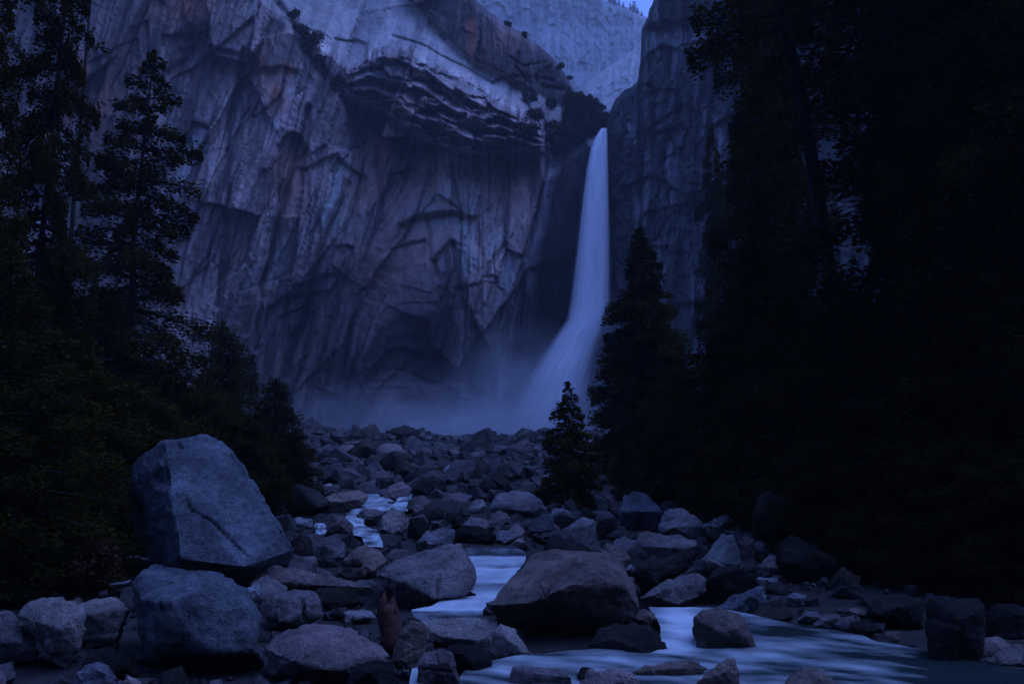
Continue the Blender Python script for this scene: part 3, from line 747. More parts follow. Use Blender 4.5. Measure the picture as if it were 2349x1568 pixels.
K('C', 'dim', 'thick dark slab with a level top edge above the lower rapid', [(1062, 1082), (1090, 992), (1150, 922, -.1), (1270, 896, -.15), (1410, 890, -.1), (1417, 992), (1300, 1052), (1200, 1112), (1118, 1132)], [(1130, 960, .16), (1260, 916, .18), (1400, 906, .1)])
K('C', 'blue', 'bluish tooth-shaped boulder leaning above the thick dark slab', [(1058, 922), (1080, 852), (1150, 772, -.1), (1210, 715, -.1), (1262, 725), (1292, 802), (1317, 887), (1200, 897), (1108, 962)], [(1250, 742, .1), (1195, 880, .2)])
K('C', 'brown', 'upright brown block beside the tooth-shaped boulder', [(1283, 762), (1330, 725), (1380, 740), (1402, 802), (1402, 887), (1318, 887)])
K('C', 'dark', 'black underside of a boulder above the wedge-shaped one', [(683, 935), (720, 890), (850, 880), (940, 835), (1080, 765), (1102, 792), (1000, 922), (860, 1002), (738, 1052)], d=22.5)  # shaded underside built as a separate black rock
K('C', 'grey', 'broad knobbly boulder with a pale streak on the far bank', [(685, 884), (698, 802), (720, 740), (790, 705, -.1), (850, 720, -.1), (940, 742, -.1), (1050, 742, -.1), (1082, 782), (1000, 832), (860, 882), (718, 902)], [(780, 780, .12), (980, 790, .12)])
K('C', 'pale', 'pale craggy boulder with a dark notch on the far bank', [(833, 692), (850, 622), (890, 570, -.1), (950, 556, -.1), (1000, 580), (1082, 652), (1062, 742), (930, 744), (848, 744)], cracks=[([(880, 632), (920, 620)], 3, .2)])
K('C', 'blue', 'boulder with a smooth bluish top over a black hollow on the far bank', [(618, 562), (640, 490, -.1), (700, 460, -.2), (770, 475, -.2), (805, 540, -.1), (865, 582, .1), (852, 662), (820, 702), (720, 712), (618, 692)], [(632, 580, .24), (745, 580, .26)])
K('C', 'grey', 'slanting tent-shaped boulder above the overhanging one', [(238, 764), (280, 692), (400, 605, -.1), (450, 620, -.1), (484, 642), (484, 742), (430, 762), (350, 792), (278, 802)])
K('C', 'grey', 'tall flat-faced boulder behind the top of the overhanging one', [(325, 824), (370, 732), (440, 660), (482, 702), (502, 802), (525, 872), (400, 835)])
K('C', 'dark', 'black cleft boulder beside the tent-shaped one', [(478, 684), (500, 632), (560, 620), (602, 682), (592, 742), (488, 752)])
K('C', 'pale', 'pale loaf-shaped stone high on the far bank', [(1078, 664), (1140, 632), (1230, 595), (1262, 622), (1242, 662), (1160, 692), (1098, 692)])
K('C', 'dim', 'massive dim boulder at the edge of the dark wood', [(1368, 684), (1385, 562), (1410, 480), (1460, 468, -.1), (1530, 490, -.1), (1660, 552), (1740, 642), (1752, 722), (1560, 742), (1490, 752), (1440, 764), (1378, 722)], [(1430, 520, .1), (1500, 700, .2)], d=30.0)
K('D', 'dim', 'massive dim slab sloping down from the dark wood', [(360, 765), (420, 702), (490, 740), (570, 782), (640, 832), (692, 892), (662, 962), (560, 1002), (450, 992), (365, 952), (345, 862)], d=25.0)
K('C', 'grey', 'small dark-bottomed stone high on the far bank', [(1043, 602), (1090, 570), (1150, 576), (1162, 622), (1078, 642)])
K('C', 'grey', 'tilted pale slab resting against the massive dim boulder', [(1165, 504), (1280, 470), (1372, 430), (1392, 482), (1372, 592), (1290, 572), (1198, 542)], thick=.5)
K('C', 'blue', 'smooth water-worn boulder above the lower rapid, bluish at its tip', [(1178, 1132), (1260, 1072), (1400, 1002, -.05), (1450, 1010), (1452, 1102), (1400, 1162), (1300, 1192), (1198, 1164)])
K('C', 'dark', 'dark low boulder beside the water-worn one at the pool edge', [(1300, 1190), (1420, 1120), (1560, 1120), (1610, 1170), (1560, 1215), (1400, 1220)])
K('C', 'brown', 'pointed brown boulder at the bottom frame edge below the rapid', [(1000, 1640), (1080, 1542), (1170, 1472), (1240, 1430), (1267, 1432), (1292, 1502), (1315, 1640)], [(1220, 1500, .1)], d=14.4)
K('C', 'brown', 'long low brown rock at the rim of the lower pool', [(690, 1502), (760, 1466), (900, 1450), (1000, 1460), (1070, 1435), (1124, 1482), (1000, 1542), (758, 1544)], d=15.2)
K('D', 'brown', 'round-backed boulder rising from the lower pool at the bottom edge', [(320, 1640), (400, 1522), (480, 1481), (560, 1478), (650, 1512), (730, 1640)], d=14.2)
K('C', 'pink', 'broad pinkish boulder at the bottom edge below the overhanging one', [(355, 1640), (440, 1502), (560, 1480), (690, 1485), (737, 1542), (745, 1640)], d=14.0)
K('C', 'dark', 'small round dark stone in the lower pool', [(363, 1512), (400, 1475), (450, 1475), (482, 1507), (440, 1542), (388, 1542)], d=14.9)
K('C', 'brown', 'narrow stone squeezed behind the overhanging boulder at the rapid', [(688, 1194), (740, 1140), (800, 1150), (872, 1232), (862, 1252), (790, 1244), (718, 1214)])
K('C', 'blue', 'small bluish stone perched beside the overhanging boulder', [(567, 922), (580, 885), (612, 875), (652, 912), (640, 932), (580, 934)], d=20.5)
K('C', 'pink', 'small pinkish stone below the bluish-topped boulder', [(638, 790), (660, 758), (690, 782), (702, 822), (670, 832)])
K('C', 'brown', 'jagged dark brown rock between the far bank boulders', [(505, 800), (530, 760), (640, 800), (690, 850), (672, 912), (560, 892)], d=24.0)
K('C', 'grey', 'mid-sized stone below the massive dim boulder', [(1410, 900), (1450, 850), (1520, 830), (1545, 880), (1540, 960), (1430, 950)])
K('D', 'dim', 'tall box-shaped dim boulder standing at the pool edge', [(1195, 1122), (1220, 1076), (1350, 1062, -.1), (1500, 1075, -.1), (1532, 1122), (1535, 1302), (1522, 1462), (1400, 1502), (1230, 1444), (1198, 1282)])
K('D', 'dim', 'dim bank boulder beside the box-shaped one', [(848, 1102), (920, 1066), (1050, 1060), (1190, 1082), (1180, 1252), (1000, 1262), (858, 1182)])
K('D', 'dim', 'small dim boulder on the bank of the lower pool', [(768, 1242), (800, 1202), (880, 1200), (932, 1262), (880, 1312), (798, 1302)])
K('D', 'grey', 'oval grey stone on the brink of the lower pool', [(548, 1232), (600, 1182), (680, 1170), (722, 1192), (660, 1252), (558, 1262)])
K('D', 'grey', 'pale-topped low stone on the brink of the lower pool', [(428, 1222), (500, 1152), (580, 1150), (602, 1182), (520, 1242)])
K('D', 'grey', 'dim rounded boulder in the bottom corner by the pool', [(1538, 1432), (1600, 1362), (1680, 1336), (1800, 1340), (1800, 1475), (1600, 1484)])
K('D', 'blue', 'small bluish heap-topped stone under the dim slab', [(398, 1072), (440, 1040), (522, 1062), (502, 1122), (428, 1132)])
K('D', 'dim', 'shadowy boulder behind the corner of the pool', [(1528, 1152), (1580, 1092), (1700, 1100), (1800, 1152), (1800, 1332), (1548, 1334)], d=19)
K('D', 'pink', 'little round pinkish stone shining among the dark ones', [(402, 970), (415, 950), (440, 955), (446, 985), (425, 996), (408, 990)])

# ---------------------------------------------------------------- loose boulders between the big ones
def random_hull(seed, flat, n=16):
    rr = random.Random(seed)
    pts = []
    for _ in range(n):
        q = Vector((rr.gauss(0, 1), rr.gauss(0, 1), rr.gauss(0, 1))).normalized() * rr.uniform(.8, 1.0)
        pts.append(Vector((q.x * .5, q.y * .42, q.z * flat)))
    return hull_mesh(pts, .14, seed * 7.7 + 3, .5, 1)

SHAPES = [('angular', [random_hull(900 + i, .36, 11) for i in range(4)]), ('rounded', [random_hull(950 + i, .38, 26) for i in range(3)]), ('flat', [random_hull(980 + i, .2, 13) for i in range(3)])]
WATER_PX = []

def in_poly(u, v, pl):
    x, y = pl[:, 0], pl[:, 1]; n = len(pl); c = False; j = n - 1
    for i in range(n):
        if ((y[i] > v) != (y[j] > v)) and (u < (x[j] - x[i]) * (v - y[i]) / (y[j] - y[i] + 1e-9) + x[i]): c = not c
        j = i
    return c

# ---------------------------------------------------------------- water
def ribbon(name, rows, crop, tone, dk=.955, cols=44, chop=.05, mat='water', dlist=None):
    o0 = CROP[crop] if crop else 0; k = .4009 if crop else 1.0; oy = 939.6 if crop else 0
    a = np.array(rows, float)
    v = oy + a[:, 0] * k; xl = o0 + a[:, 1] * k; xr = o0 + a[:, 2] * k
    WATER_PX.append(np.concatenate([np.stack([xl, v], 1), np.stack([xr, v], 1)[::-1]]))
    n = max(14, int((v[-1] - v[0]) / 3.0))
    vv = np.linspace(v[0], v[-1], n)
    xl = np.interp(vv, v, xl); xr = np.interp(vv, v, xr)
    d = np.array([ground_d(min(q, 1640)) for q in vv]) * dk
    over = vv > 1600
    t = np.linspace(0, 1, cols)[None]
    u = xl[:, None] + (xr - xl)[:, None] * t
    co = P(u, np.repeat(vv[:, None], cols, 1), np.repeat(d[:, None], cols, 1))
    co[..., 2] += chop * (fbm(co[..., 0] * 1.1, co[..., 1] * 1.1, 7, 3) + .6 * fbm(co[..., 0] * .4, co[..., 1] * 2.4, 8, 2)) * np.clip(co[..., 1] / 20, .6, 3)
    me = mesh_from(name, co.reshape(-1, 3), grid_faces(n, cols)[:, ::-1])
    tn = tone(u, np.repeat(vv[:, None], cols, 1))
    colour_attr(me, np.repeat(np.clip(tn, 0, 1).reshape(-1, 1), 3, 1))
    uvl = me.uv_layers.new(name='flow')
    st = np.concatenate([[0], np.cumsum(np.hypot(np.diff(d), np.diff(co[:, 0, 2])))])
    uvv = np.stack([co[..., 0], np.repeat(st[:, None], cols, 1)], -1).reshape(-1, 2)
    li = np.zeros(len(me.loops), np.int32); me.loops.foreach_get('vertex_index', li)
    uvl.data.foreach_set('uv', uvv[li].astype(np.float32).ravel())
    ob = put(name, me, M[mat]); ob['kind'] = 'structure'
    return ob

one = lambda c: (lambda u, v: 0 * u + c)
ribbon('water', [(478, 556, 655), (500, 560, 700), (530, 535, 745), (562, 505, 730), (590, 465, 660), (620, 450, 560), (660, 475, 560), (690, 495, 640), (720, 500, 650), (724, 550, 650), (750, 552, 665), (785, 575, 670)], 'B', lambda u, v: .66 + .75 * fbm(u / 30 + v / 20, v / 9, 77, 3))
ribbon('water', [(482, 772, 836), (520, 742, 825), (548, 722, 815), (580, 690, 810)], 'B', lambda u, v: .68 + .6 * fbm(u / 22, v / 8, 78, 3))
ribbon('water', [(650, 282, 326), (664, 274, 344), (690, 284, 350), (706, 276, 338), (722, 292, 326)], 'B', lambda u, v: .62 + .7 * fbm(u / 9, v / 9, 79, 3))
ribbon('water', [(318, 1172, 1190), (328, 1150, 1178), (338, 1128, 1166), (350, 1124, 1146), (358, 1130, 1140)], 'B', one(.85))
def mid_tone(u, v):
    Y = (v - 939.6) / .4009; X = (u - 610.7) / .4009
    t = poly(Y, [(780, .25), (800, .45), (830, .3), (845, .85), (880, .75), (895, .55), (905, .95), (965, .7), (975, .95), (1000, .5), (1020, .6), (1060, .9), (1120, .85), (1145, .95), (1160, .45), (1200, .28), (1250, .22)])
    return t + .25 * fbm(X / 120, Y / 22, 19, 3) + .15 * np.exp(-((X - 1080) / 60) ** 2 - ((Y - 1080) / 40) ** 2)
ribbon('water', [(782, 1140, 1430), (820, 1150, 1490), (870, 1170, 1480), (920, 1190, 1440), (970, 1195, 1400), (1000, 1195, 1380), (1030, 1150, 1345), (1060, 1040, 1320), (1090, 1000, 1300), (1120, 940, 1260), (1145, 830, 1240), (1180, 840, 1240), (1220, 900, 1330), (1260, 1000, 1350)], 'B', mid_tone)
def low_tone(u, v):
    Y = (v - 939.6) / .4009; X = (u - 1174.5) / .4009
    t = .38 + .52 * np.exp(-((X - 960) / 150) ** 2) * sm((1420 - Y) / 60) + .25 * np.exp(-((X - 1480) / 160) ** 2 - ((Y - 1380) / 60) ** 2)
    t = t - .45 * sm((X - 2150) / 500) - .2 * np.exp(-((X - 1550) / 130) ** 2 - ((Y - 1270) / 40) ** 2) + .3 * np.exp(-((X - 500) / 400) ** 2 - ((Y - 1430) / 30) ** 2)
    t = t + .28 * np.exp(-((X + 60) / 90) ** 2 - ((Y - 1480) / 40) ** 2)
    return t + .05 + .36 * fbm((X + .8 * Y) / 420, (Y - .13 * X) / 40, 29, 2)
ribbon('water', [(1125, 780, 1130), (1165, 800, 1350), (1200, 830, 1500), (1240, 850, 1720), (1280, 850, 1980), (1320, 800, 2080), (1360, 500, 2300), (1400, 60, 2450), (1440, -180, 2700), (1480, -260, 3000), (1530, -300, 3050), (1580, -300, 3050), (1680, -300, 3050)], 'C', low_tone, cols=150)
ribbon('water', [(1462, 835, 880), (1500, 830, 890), (1568, 815, 900), (1640, 800, 910)], 'B', one(.8), cols=12)

# the waterfall: veils of falling water, one behind another
FALL = [(294, 1379, 1392, 259, 1.3, .25), (315, 1366, 1393, 258, 1.3, .25), (345, 1355, 1393, 257, 1.3, .3), (390, 1346, 1394, 256, 1.3, .35), (450, 1338, 1395, 255, 1.3, .4), (540, 1328, 1397, 254, 1.25, .5), (640, 1316, 1398, 253, 1.2, .6), (700, 1308, 1398, 252, 1.15, .7),
        (735, 1300, 1390, 251, 1.1, .8), (765, 1278, 1382, 250, 1.0, .9), (800, 1254, 1370, 249, .95, 1.0), (850, 1220, 1358, 247, .82, 1.3), (900, 1190, 1350, 245, .70, 1.6), (950, 1160, 1345, 242, .56, 1.9), (1000, 1120, 1345, 239, .42, 2.1), (1040, 1080, 1345, 236, .25, 2.2)]
fall = root('waterfall', P(1385, 296, 258).tolist(), 'tall white waterfall dropping down the dark chute between the two cliffs', 'waterfall')
for i, (off, wk) in enumerate(((-1.6, .92), (0, 1.08), (1.6, 1.04))):
    a = np.array(FALL, float)
    vv = np.linspace(a[0, 0], a[-1, 0], 190)
    xl, xr, d, op, pw = (np.interp(vv, a[:, 0], a[:, j]) for j in range(1, 6))
    t = np.linspace(0, 1, 30)[None]
    cx = (xl + xr)[:, None] / 2; hw = (xr - xl)[:, None] / 2 * wk
    u = cx + hw * (2 * t - 1)
    dd = d[:, None] + off - 1.2 * (1 - (2 * t - 1) ** 2) + .5 * fbm(t * 5 + 0 * u, vv[:, None] / 90 + i * 9, 55 + i, 3)
    co = P(u, np.repeat(vv[:, None], 30, 1), dd) - np.array(fall.location)
    me = mesh_from('water_veil', co.reshape(-1, 3), grid_faces(190, 30)[:, ::-1])
    ca = np.stack([np.repeat(op[:, None], 30, 1), np.repeat(pw[:, None], 30, 1), 0 * u], -1).reshape(-1, 3)
    colour_attr(me, ca * .5)
    me.color_attributes['tint'].data.foreach_set('color', np.concatenate([ca, np.ones((len(ca), 1))], 1).astype(np.float32).ravel())
    uvl = me.uv_layers.new(name='flow')
    uvv = np.stack([np.repeat(t, 190, 0), np.repeat((vv[:, None] - 294) / 100 + i * 3.3, 30, 1)], -1).reshape(-1, 2)
    li = np.zeros(len(me.loops), np.int32); me.loops.foreach_get('vertex_index', li)
    uvl.data.foreach_set('uv', uvv[li].astype(np.float32).ravel())
    put('water_veil', me, M['fall'], fall)

# ---------------------------------------------------------------- loose boulders, placed on the creek bed
ZONES = [  # (name of the place, d from, d to, x slope half width, count, size from, size to)
    ('among the stones at the frame bottom', 13.2, 19, 14, 20, .4, 1.0),
    ('beside the middle cascade', 19, 28, 15, 42, .5, 1.6),
    ('in the rubble below the upper cascade', 28, 40, 18, 48, .8, 2.3),
    ('in the rubble above the upper cascade', 40, 70, 24, 56, 1.2, 3.4),
    ('in the misty rubble under the fall', 70, 200, 42, 44, 3.0, 8.5)]
TONES = [('pale', 'pale'), ('grey', 'grey'), ('pink', 'pinkish'), ('brown', 'brownish'), ('dark', 'wet black'), ('dim', 'dull dim')]
rg = random.Random(42)
placed = []
_mats = {}
def mesh_with(me, tone):
    key = (me.name, tone)
    if key not in _mats:
        m2 = me.copy(); m2.materials.clear(); m2.materials.append(M[tone]); _mats[key] = m2
    return _mats[key]
for place, d0, d1, hw, cnt, s0, s1 in ZONES:
    got = 0; tries = 0
    while got < cnt and tries < 6000:
        tries += 1
        y = d0 + (d1 - d0) * rg.random() ** 1.25
        x = rg.uniform(-hw, hw)
        if d0 >= 40: x += -2
        s = s0 + (s1 - s0) * rg.random() ** 1.6
        z = float(ground_z(x, y))
        u, v = UV((x, y, z + .15 * s))
        if not (-40 < u < 2390 and v < 1640): continue
        if u > 2000 and v < 1400: continue
        if u < 640 and v < 1290 and rg.random() < .85: continue
        hp_ = .5 * s / y * FPX
        if any(in_poly(u + o1 * hp_, v + o2 * hp_, q) for q in WATER_PX for o1, o2 in ((0, 0), (1, 0), (-1, 0), (0, -.8), (0, .4))): continue
        if any(in_poly(u, v, q) and y < dk + 3 for q, dk in KEY_OUT): continue
        if any((x - a) ** 2 + (y - b) ** 2 < (.36 * (s + c)) ** 2 for a, b, c in placed): continue
        placed.append((x, y, s))
        sh, var = rg.choice(SHAPES)
        tone, tw = rg.choice(TONES[:3] + TONES[1:6] + TONES[3:6]) if d0 < 70 else rg.choice(TONES[3:6] + TONES[4:6])
        o = put('boulder', mesh_with(rg.choice(var), tone))
        o.location = (x, y, z + .12 * s)
        o.rotation_euler = (rg.uniform(-.45, .45), rg.uniform(-.45, .45), rg.uniform(0, 6.28))
        o.scale = (s * rg.uniform(.85, 1.3), s * rg.uniform(.8, 1.2), s * rg.uniform(.8, 1.25))
        tag(o, f'smaller {sh} {tw} boulder {place}', 'boulder', f'{sh} {tw} boulders {place}')
        got += 1

# rubble too small and too many to pick apart: one object
bv, bf, nb = [], [], 0
tmpl = []
for i in range(6):
    bmx = bmesh.new()
    rr = random.Random(300 + i)
    for _ in range(11):
        q = Vector((rr.gauss(0, 1), rr.gauss(0, 1), rr.gauss(0, 1))).normalized()
        bmx.verts.new((q.x * .5, q.y * .45, q.z * .36))
    r = bmesh.ops.convex_hull(bmx, input=bmx.verts)
    bmesh.ops.delete(bmx, geom=list({e for e in r['geom_interior'] + r['geom_unused'] if isinstance(e, bmesh.types.BMVert)}), context='VERTS')
    bmx.verts.ensure_lookup_table(); bmx.verts.index_update()
    tmpl.append((np.array([q.co[:] for q in bmx.verts]), np.array([[q.index for q in f.verts] for f in bmx.faces if len(f.verts) == 3])))
    bmx.free()
rs = np.random.RandomState(5)
while nb < 6500:
    y = 13 + 190 * rs.rand() ** 2.2
    x = rs.uniform(-1, 1) * (14 + .22 * y) - .02 * y
    s = (.2 + .85 * rs.rand() ** 2.6) * (1 + y / 55)
    nb += 1
    if y > 45:
        s *= 1.45
        if rs.rand() < .45: continue
    vv_, ff_ = tmpl[rs.randint(6)]
    an = rs.uniform(0, 6.28); tl = rs.uniform(-.6, .6)
    ca, sa, ct, st = math.cos(an), math.sin(an), math.cos(tl), math.sin(tl)
    Rm = np.array([[ca, -sa, 0], [sa, ca, 0], [0, 0, 1]]) @ np.array([[1, 0, 0], [0, ct, -st], [0, st, ct]])
    z = float(ground_z(x, y)) + .1 * s
    u, v = UV((x, y, z))
    if y < 26: s *= .55
    hp_ = .5 * s / y * FPX
    if any(in_poly(u + o1 * hp_, v + o2 * hp_, q) for q in WATER_PX for o1, o2 in ((0, 0), (1, 0), (-1, 0), (0, -.7))): continue
    if y < 60 and any(in_poly(u, v, q) and y < dk + 1 for q, dk in KEY_OUT): continue
    co = (vv_ * s * rs.uniform(.75, 1.3, 3)) @ Rm.T + np.array([x, y, z])
    bf.append(ff_ + sum_len if bv else ff_); sum_len = (sum_len if bv else 0) + len(vv_)
    bv.append(co)
me = mesh_from('rubble', np.concatenate(bv), np.concatenate(bf), False)
M['rubble'] = rock_mat('rubble_stone', (.02, .017, .015), (.07, .06, .053), (.20, .178, .165))
o = put('rubble', me, M['rubble']); o['kind'] = 'stuff'

# ---------------------------------------------------------------- wood lying about
def tube(pts, radii, sides=8, seed=0, rough=.0):
    pts = np.array(pts, float); n = len(pts); rr = np.random.RandomState(seed)
    tg = np.gradient(pts, axis=0); tg /= np.linalg.norm(tg, axis=1)[:, None]
    ref = np.array([0, 0, 1.0]) if abs(tg[0, 2]) < .8 else np.array([1.0, 0, 0])
    a = np.cross(tg, ref); a /= np.linalg.norm(a, axis=1)[:, None]; b = np.cross(tg, a)
    th = np.arange(sides) * 2 * math.pi / sides
    rad = np.array(radii)[:, None] * (1 + rough * rr.uniform(-1, 1, (n, sides)))
    co = pts[:, None] + rad[..., None] * (np.cos(th)[None, :, None] * a[:, None] + np.sin(th)[None, :, None] * b[:, None])
    co = co.reshape(-1, 3)
    i = np.arange(n * sides).reshape(n, sides); j = np.roll(i, -1, 1)
    f = np.stack([i[:-1], j[:-1], j[1:], i[1:]], -1).reshape(-1, 4)
    co = np.concatenate([co, pts[:1], pts[-1:]]); c0, c1 = len(co) - 2, len(co) - 1
    cap = np.array([[c0, i[0, (q + 1) % sides], i[0, q], i[0, q]] for q in range(sides)] + [[c1, i[-1, q], i[-1, (q + 1) % sides], i[-1, (q + 1) % sides]] for q in range(sides)])
    return co, f, cap

def tube_mesh(name, parts):
    vs, fs = [], []
    off = 0
    for co, f, cap in parts:
        vs.append(co); fs += [list(map(int, q + off)) for q in f]; fs += [[int(c + off) for c in q[:3]] for q in cap]; off += len(co)
    me = bpy.data.meshes.new(name)
    me.from_pydata(np.concatenate(vs).tolist(), [], fs); me.update()
    me.polygons.foreach_set('use_smooth', np.full(len(me.polygons), True))
    return me

d = 17.6
st0 = P(897, 1478, d); 
stump = root('tree_stump', st0.tolist(), 'rotten red-brown stump wedged between boulders, with one upright stick', 'stump')
hp = [P(u, v, d + o) - st0 for u, v, o in ((905, 1492, 0), (901, 1462, .03), (896, 1432, .05), (892, 1405, .07), (889, 1386, .08))]
parts = [tube(hp, [.30, .25, .23, .22, .19], 14, 4, .22)]
rq = random.Random(9)
for k_ in range(9):                                  # splintered top
    an = k_ * .7; o_ = np.array([.15 * math.cos(an), .15 * math.sin(an), 0])
    parts.append(tube([hp[3] + o_ * 1.15, hp[4] + o_, hp[4] + o_ * .9 + np.array([0, 0, rq.uniform(.05, .3)])], [.07, .055, .008], 5, k_, .3))
put('trunk', tube_mesh('trunk', parts), M['redwood'], stump)
hp = [P(u, v, d + .1) - st0 for u, v in ((900, 1395), (903, 1368), (902, 1348), (908, 1338))]
put('stick', tube_mesh('stick', [tube(hp, [.05, .045, .04, .02], 6, 5, .15)]), M['bark'], stump)
d = 25.0
sk0 = P(325, 1280, d)
sk = put('fallen_branch', tube_mesh('fallen_branch', [tube([P(u, v, d) - sk0 for u, v in ((292, 1278), (310, 1279), (330, 1282), (354, 1285))], [.045, .05, .05, .03], 7, 6, .2)]), M['deadwood'])
sk.location = sk0; tag(sk, 'thin pale dead branch lying below the largest boulder', 'branch')
d = 20.0
sk0 = P(285, 1340, d)
sk = put('fallen_branch', tube_mesh('fallen_branch', [tube([P(u, v, d) - sk0 for u, v in ((252, 1341), (270, 1339), (290, 1336), (300, 1330))], [.03, .04, .035, .02], 7, 6, .2)]), M['deadwood'])
sk.location = sk0; tag(sk, 'short crooked dead branch behind the big squarish boulder', 'branch')

# ---------------------------------------------------------------- trees
def leaf_quads(pos, axis, normal, length, width):
    """kite-shaped sprays of needles"""
    axis = axis / np.linalg.norm(axis, axis=1)[:, None]
    side = np.cross(axis, normal); side /= (np.linalg.norm(side, axis=1)[:, None] + 1e-9)
    L = length[:, None]; W = width[:, None]
    v = np.stack([pos, pos + axis * L * .55 + side * W, pos + axis * L, pos + axis * L * .55 - side * W], 1)
    n = len(pos)
    return v.reshape(-1, 3), np.arange(n * 4).reshape(n, 4)

def conifer(seed, H, Rad, base, prof, nb, per, leaf, droop=.25, rise=.15, gap=0.0, trunk_r=None, bare=False):
    rr = np.random.RandomState(seed)
    tr = trunk_r or H * .013
    zs = np.linspace(0, H, 14)
    wob = np.cumsum(rr.normal(0, .018 * Rad, (14, 2)), 0); wob -= wob[0]
    tp = np.concatenate([wob, zs[:, None]], 1)
    wood = [tube(tp, np.maximum(tr * (1 - zs / H) ** .8 * (1 + .5 * np.exp(-zs / (.03 * H))), .02), 10, seed, .06)]
    A, B, Nn, L, W = [], [], [], [], []
    k = 0
    for i in range(nb):
        t = base + (1 - base) * ((i + rr.rand()) / nb)
        z = t * H
        ln = Rad * np.interp((t - base) / (1 - base), *zip(*prof)) * rr.uniform(.5, 1.2)
        if ln < .05 * Rad: ln = .05 * Rad
        k += 2.399 + rr.normal(0, .35)
        if gap and rr.rand() < gap: continue
        dr = np.array([math.cos(k), math.sin(k), 0]); sd = np.array([-dr[1], dr[0], 0])
        p0 = np.array([np.interp(z, zs, tp[:, 0]), np.interp(z, zs, tp[:, 1]), z])
        up = rise * rr.uniform(.4, 1.5) - (.25 * (1 - t)); dp = droop * rr.uniform(.6, 1.4)
        tt = np.linspace(0, 1, 5)
        bp = p0 + dr * (ln * tt)[:, None] + np.array([0, 0, 1.0]) * (ln * (up * tt - dp * tt ** 2 + .10 * tt ** 4))[:, None]
        if ln > .12 * Rad:
            wood.append(tube(bp, max(.012, .028 * ln) * (1.05 - tt), 4, seed + i))
        if bare and rr.rand() < bare: continue
        n = max(6, int(per * (ln / Rad) ** 1.35 * rr.uniform(.7, 1.3)))
        s = rr.rand(n) ** .62 * .97 + .05
        lat = rr.uniform(-1, 1, n) * .34 * ln * np.sqrt(np.clip(1.08 - s, 0, 1)) * (s * 1.3).clip(.25, 1)
        pos = p0 + dr * (ln * s)[:, None] + np.array([0, 0, 1.0]) * (ln * (up * s - dp * s ** 2 + .10 * s ** 4) - .25 * np.abs(lat) + rr.normal(0, .05 * ln + .02 * Rad, n))[:, None] + sd * lat[:, None]
        ax = dr + sd * (np.sign(lat) * rr.uniform(.1, 1.1, n))[:, None] + rr.normal(0, .28, (n, 3)) + np.array([0, 0, -.15])
        A.append(pos); B.append(ax); Nn.append(np.array([0, 0, 1.0]) + rr.normal(0, .55, (n, 3)))
        q = leaf * rr.uniform(.55, 1.35, n); L.append(q); W.append(q * rr.uniform(.16, .34, n))
    # leader
    n = int(per * .6)
    z = H * (1 - .07 * rr.rand(n) ** 1.5 * 1.0)
    an = rr.uniform(0, 6.28, n); ra = (H - z) * .22 * rr.rand(n) + .01
    A.append(np.stack([ra * np.cos(an) + wob[-1, 0], ra * np.sin(an) + wob[-1, 1], z], 1)); B.append(np.stack([np.cos(an), np.sin(an), .9 + 0 * an], 1)); Nn.append(rr.normal(0, 1, (n, 3)))
    q = leaf * .7 * rr.uniform(.5, 1.2, n); L.append(q); W.append(q * .24)
    v, f = leaf_quads(np.concatenate(A), np.concatenate(B), np.concatenate(Nn), np.concatenate(L), np.concatenate(W))
    return mesh_from('crown', v, f, False), tube_mesh('trunk', wood)

def plant(name, meshes, x, y, label, cat='tree', group=None, scale=1.0, rz=0.0, tilt=(0, 0), mat='needle', z=None):
    crown, trunk = meshes
    z = float(ground_z(x, y)) - .15 if z is None else z
    r = root(name, (x, y, z), label, cat, group)
    r.rotation_euler = (tilt[0], tilt[1], rz); r.scale = (scale, scale, scale) if not isinstance(scale, tuple) else scale
    put('crown', crown, M[mat], r); put('trunk', trunk, M['bark'], r)
    return r

def at_u(u, v, d): return float(P(u, v, d)[0])
def top_h(v, d, x):
    return float(P(PW / 2, v, d)[2]) - float(ground_z(x, d)) + .15

FIR = [(0, .75), (.08, 1), (.35, .82), (.7, .42), (.92, .14), (1, .03)]
ROUND = [(0, .8), (.25, 1), (.55, .9), (.8, .6), (.93, .32), (1, .1)]
CED = [(0, .7), (.1, 1), (.4, .92), (.7, .62), (.9, .27), (1, .04)]
TALL = [(0, .6), (.1, .95), (.5, 1), (.8, .7), (1, .15)]
# the open fir that stands out against the cliff
d = 45; x = at_u(345, 125, d)
plant('fir_tree', conifer(11, top_h(122, d, x), 5.0, .12, [(0, .8), (.1, 1), (.45, .86), (.7, .60), (.85, .36), (.95, .16), (1, .05)], 96, 1000, .27, .34, .22, .04, .30), x, d, 'tall open fir silhouetted against the cliff face, with drooping tiers of branches', rz=.6)
# the dense pointed cedar beside the fall
d = 65; x = at_u(1466, 530, d)
plant('cedar_tree', conifer(12, top_h(526, d, x), 4.3, .02, CED, 330, 620, .28, .35, .1), x, d, 'dense spire-shaped cedar standing close beside the waterfall', mat='cedar')
# the little lone fir in front of the fall
d = 46; x = at_u(1302, 880, d)
plant('fir_tree', conifer(13, top_h(876, d, x), 2.15, .06, FIR, 120, 420, .20, .32, .2, .05), x, d, 'small lone young fir on the rubble in front of the waterfall foot', mat='cedar', rz=1.0)

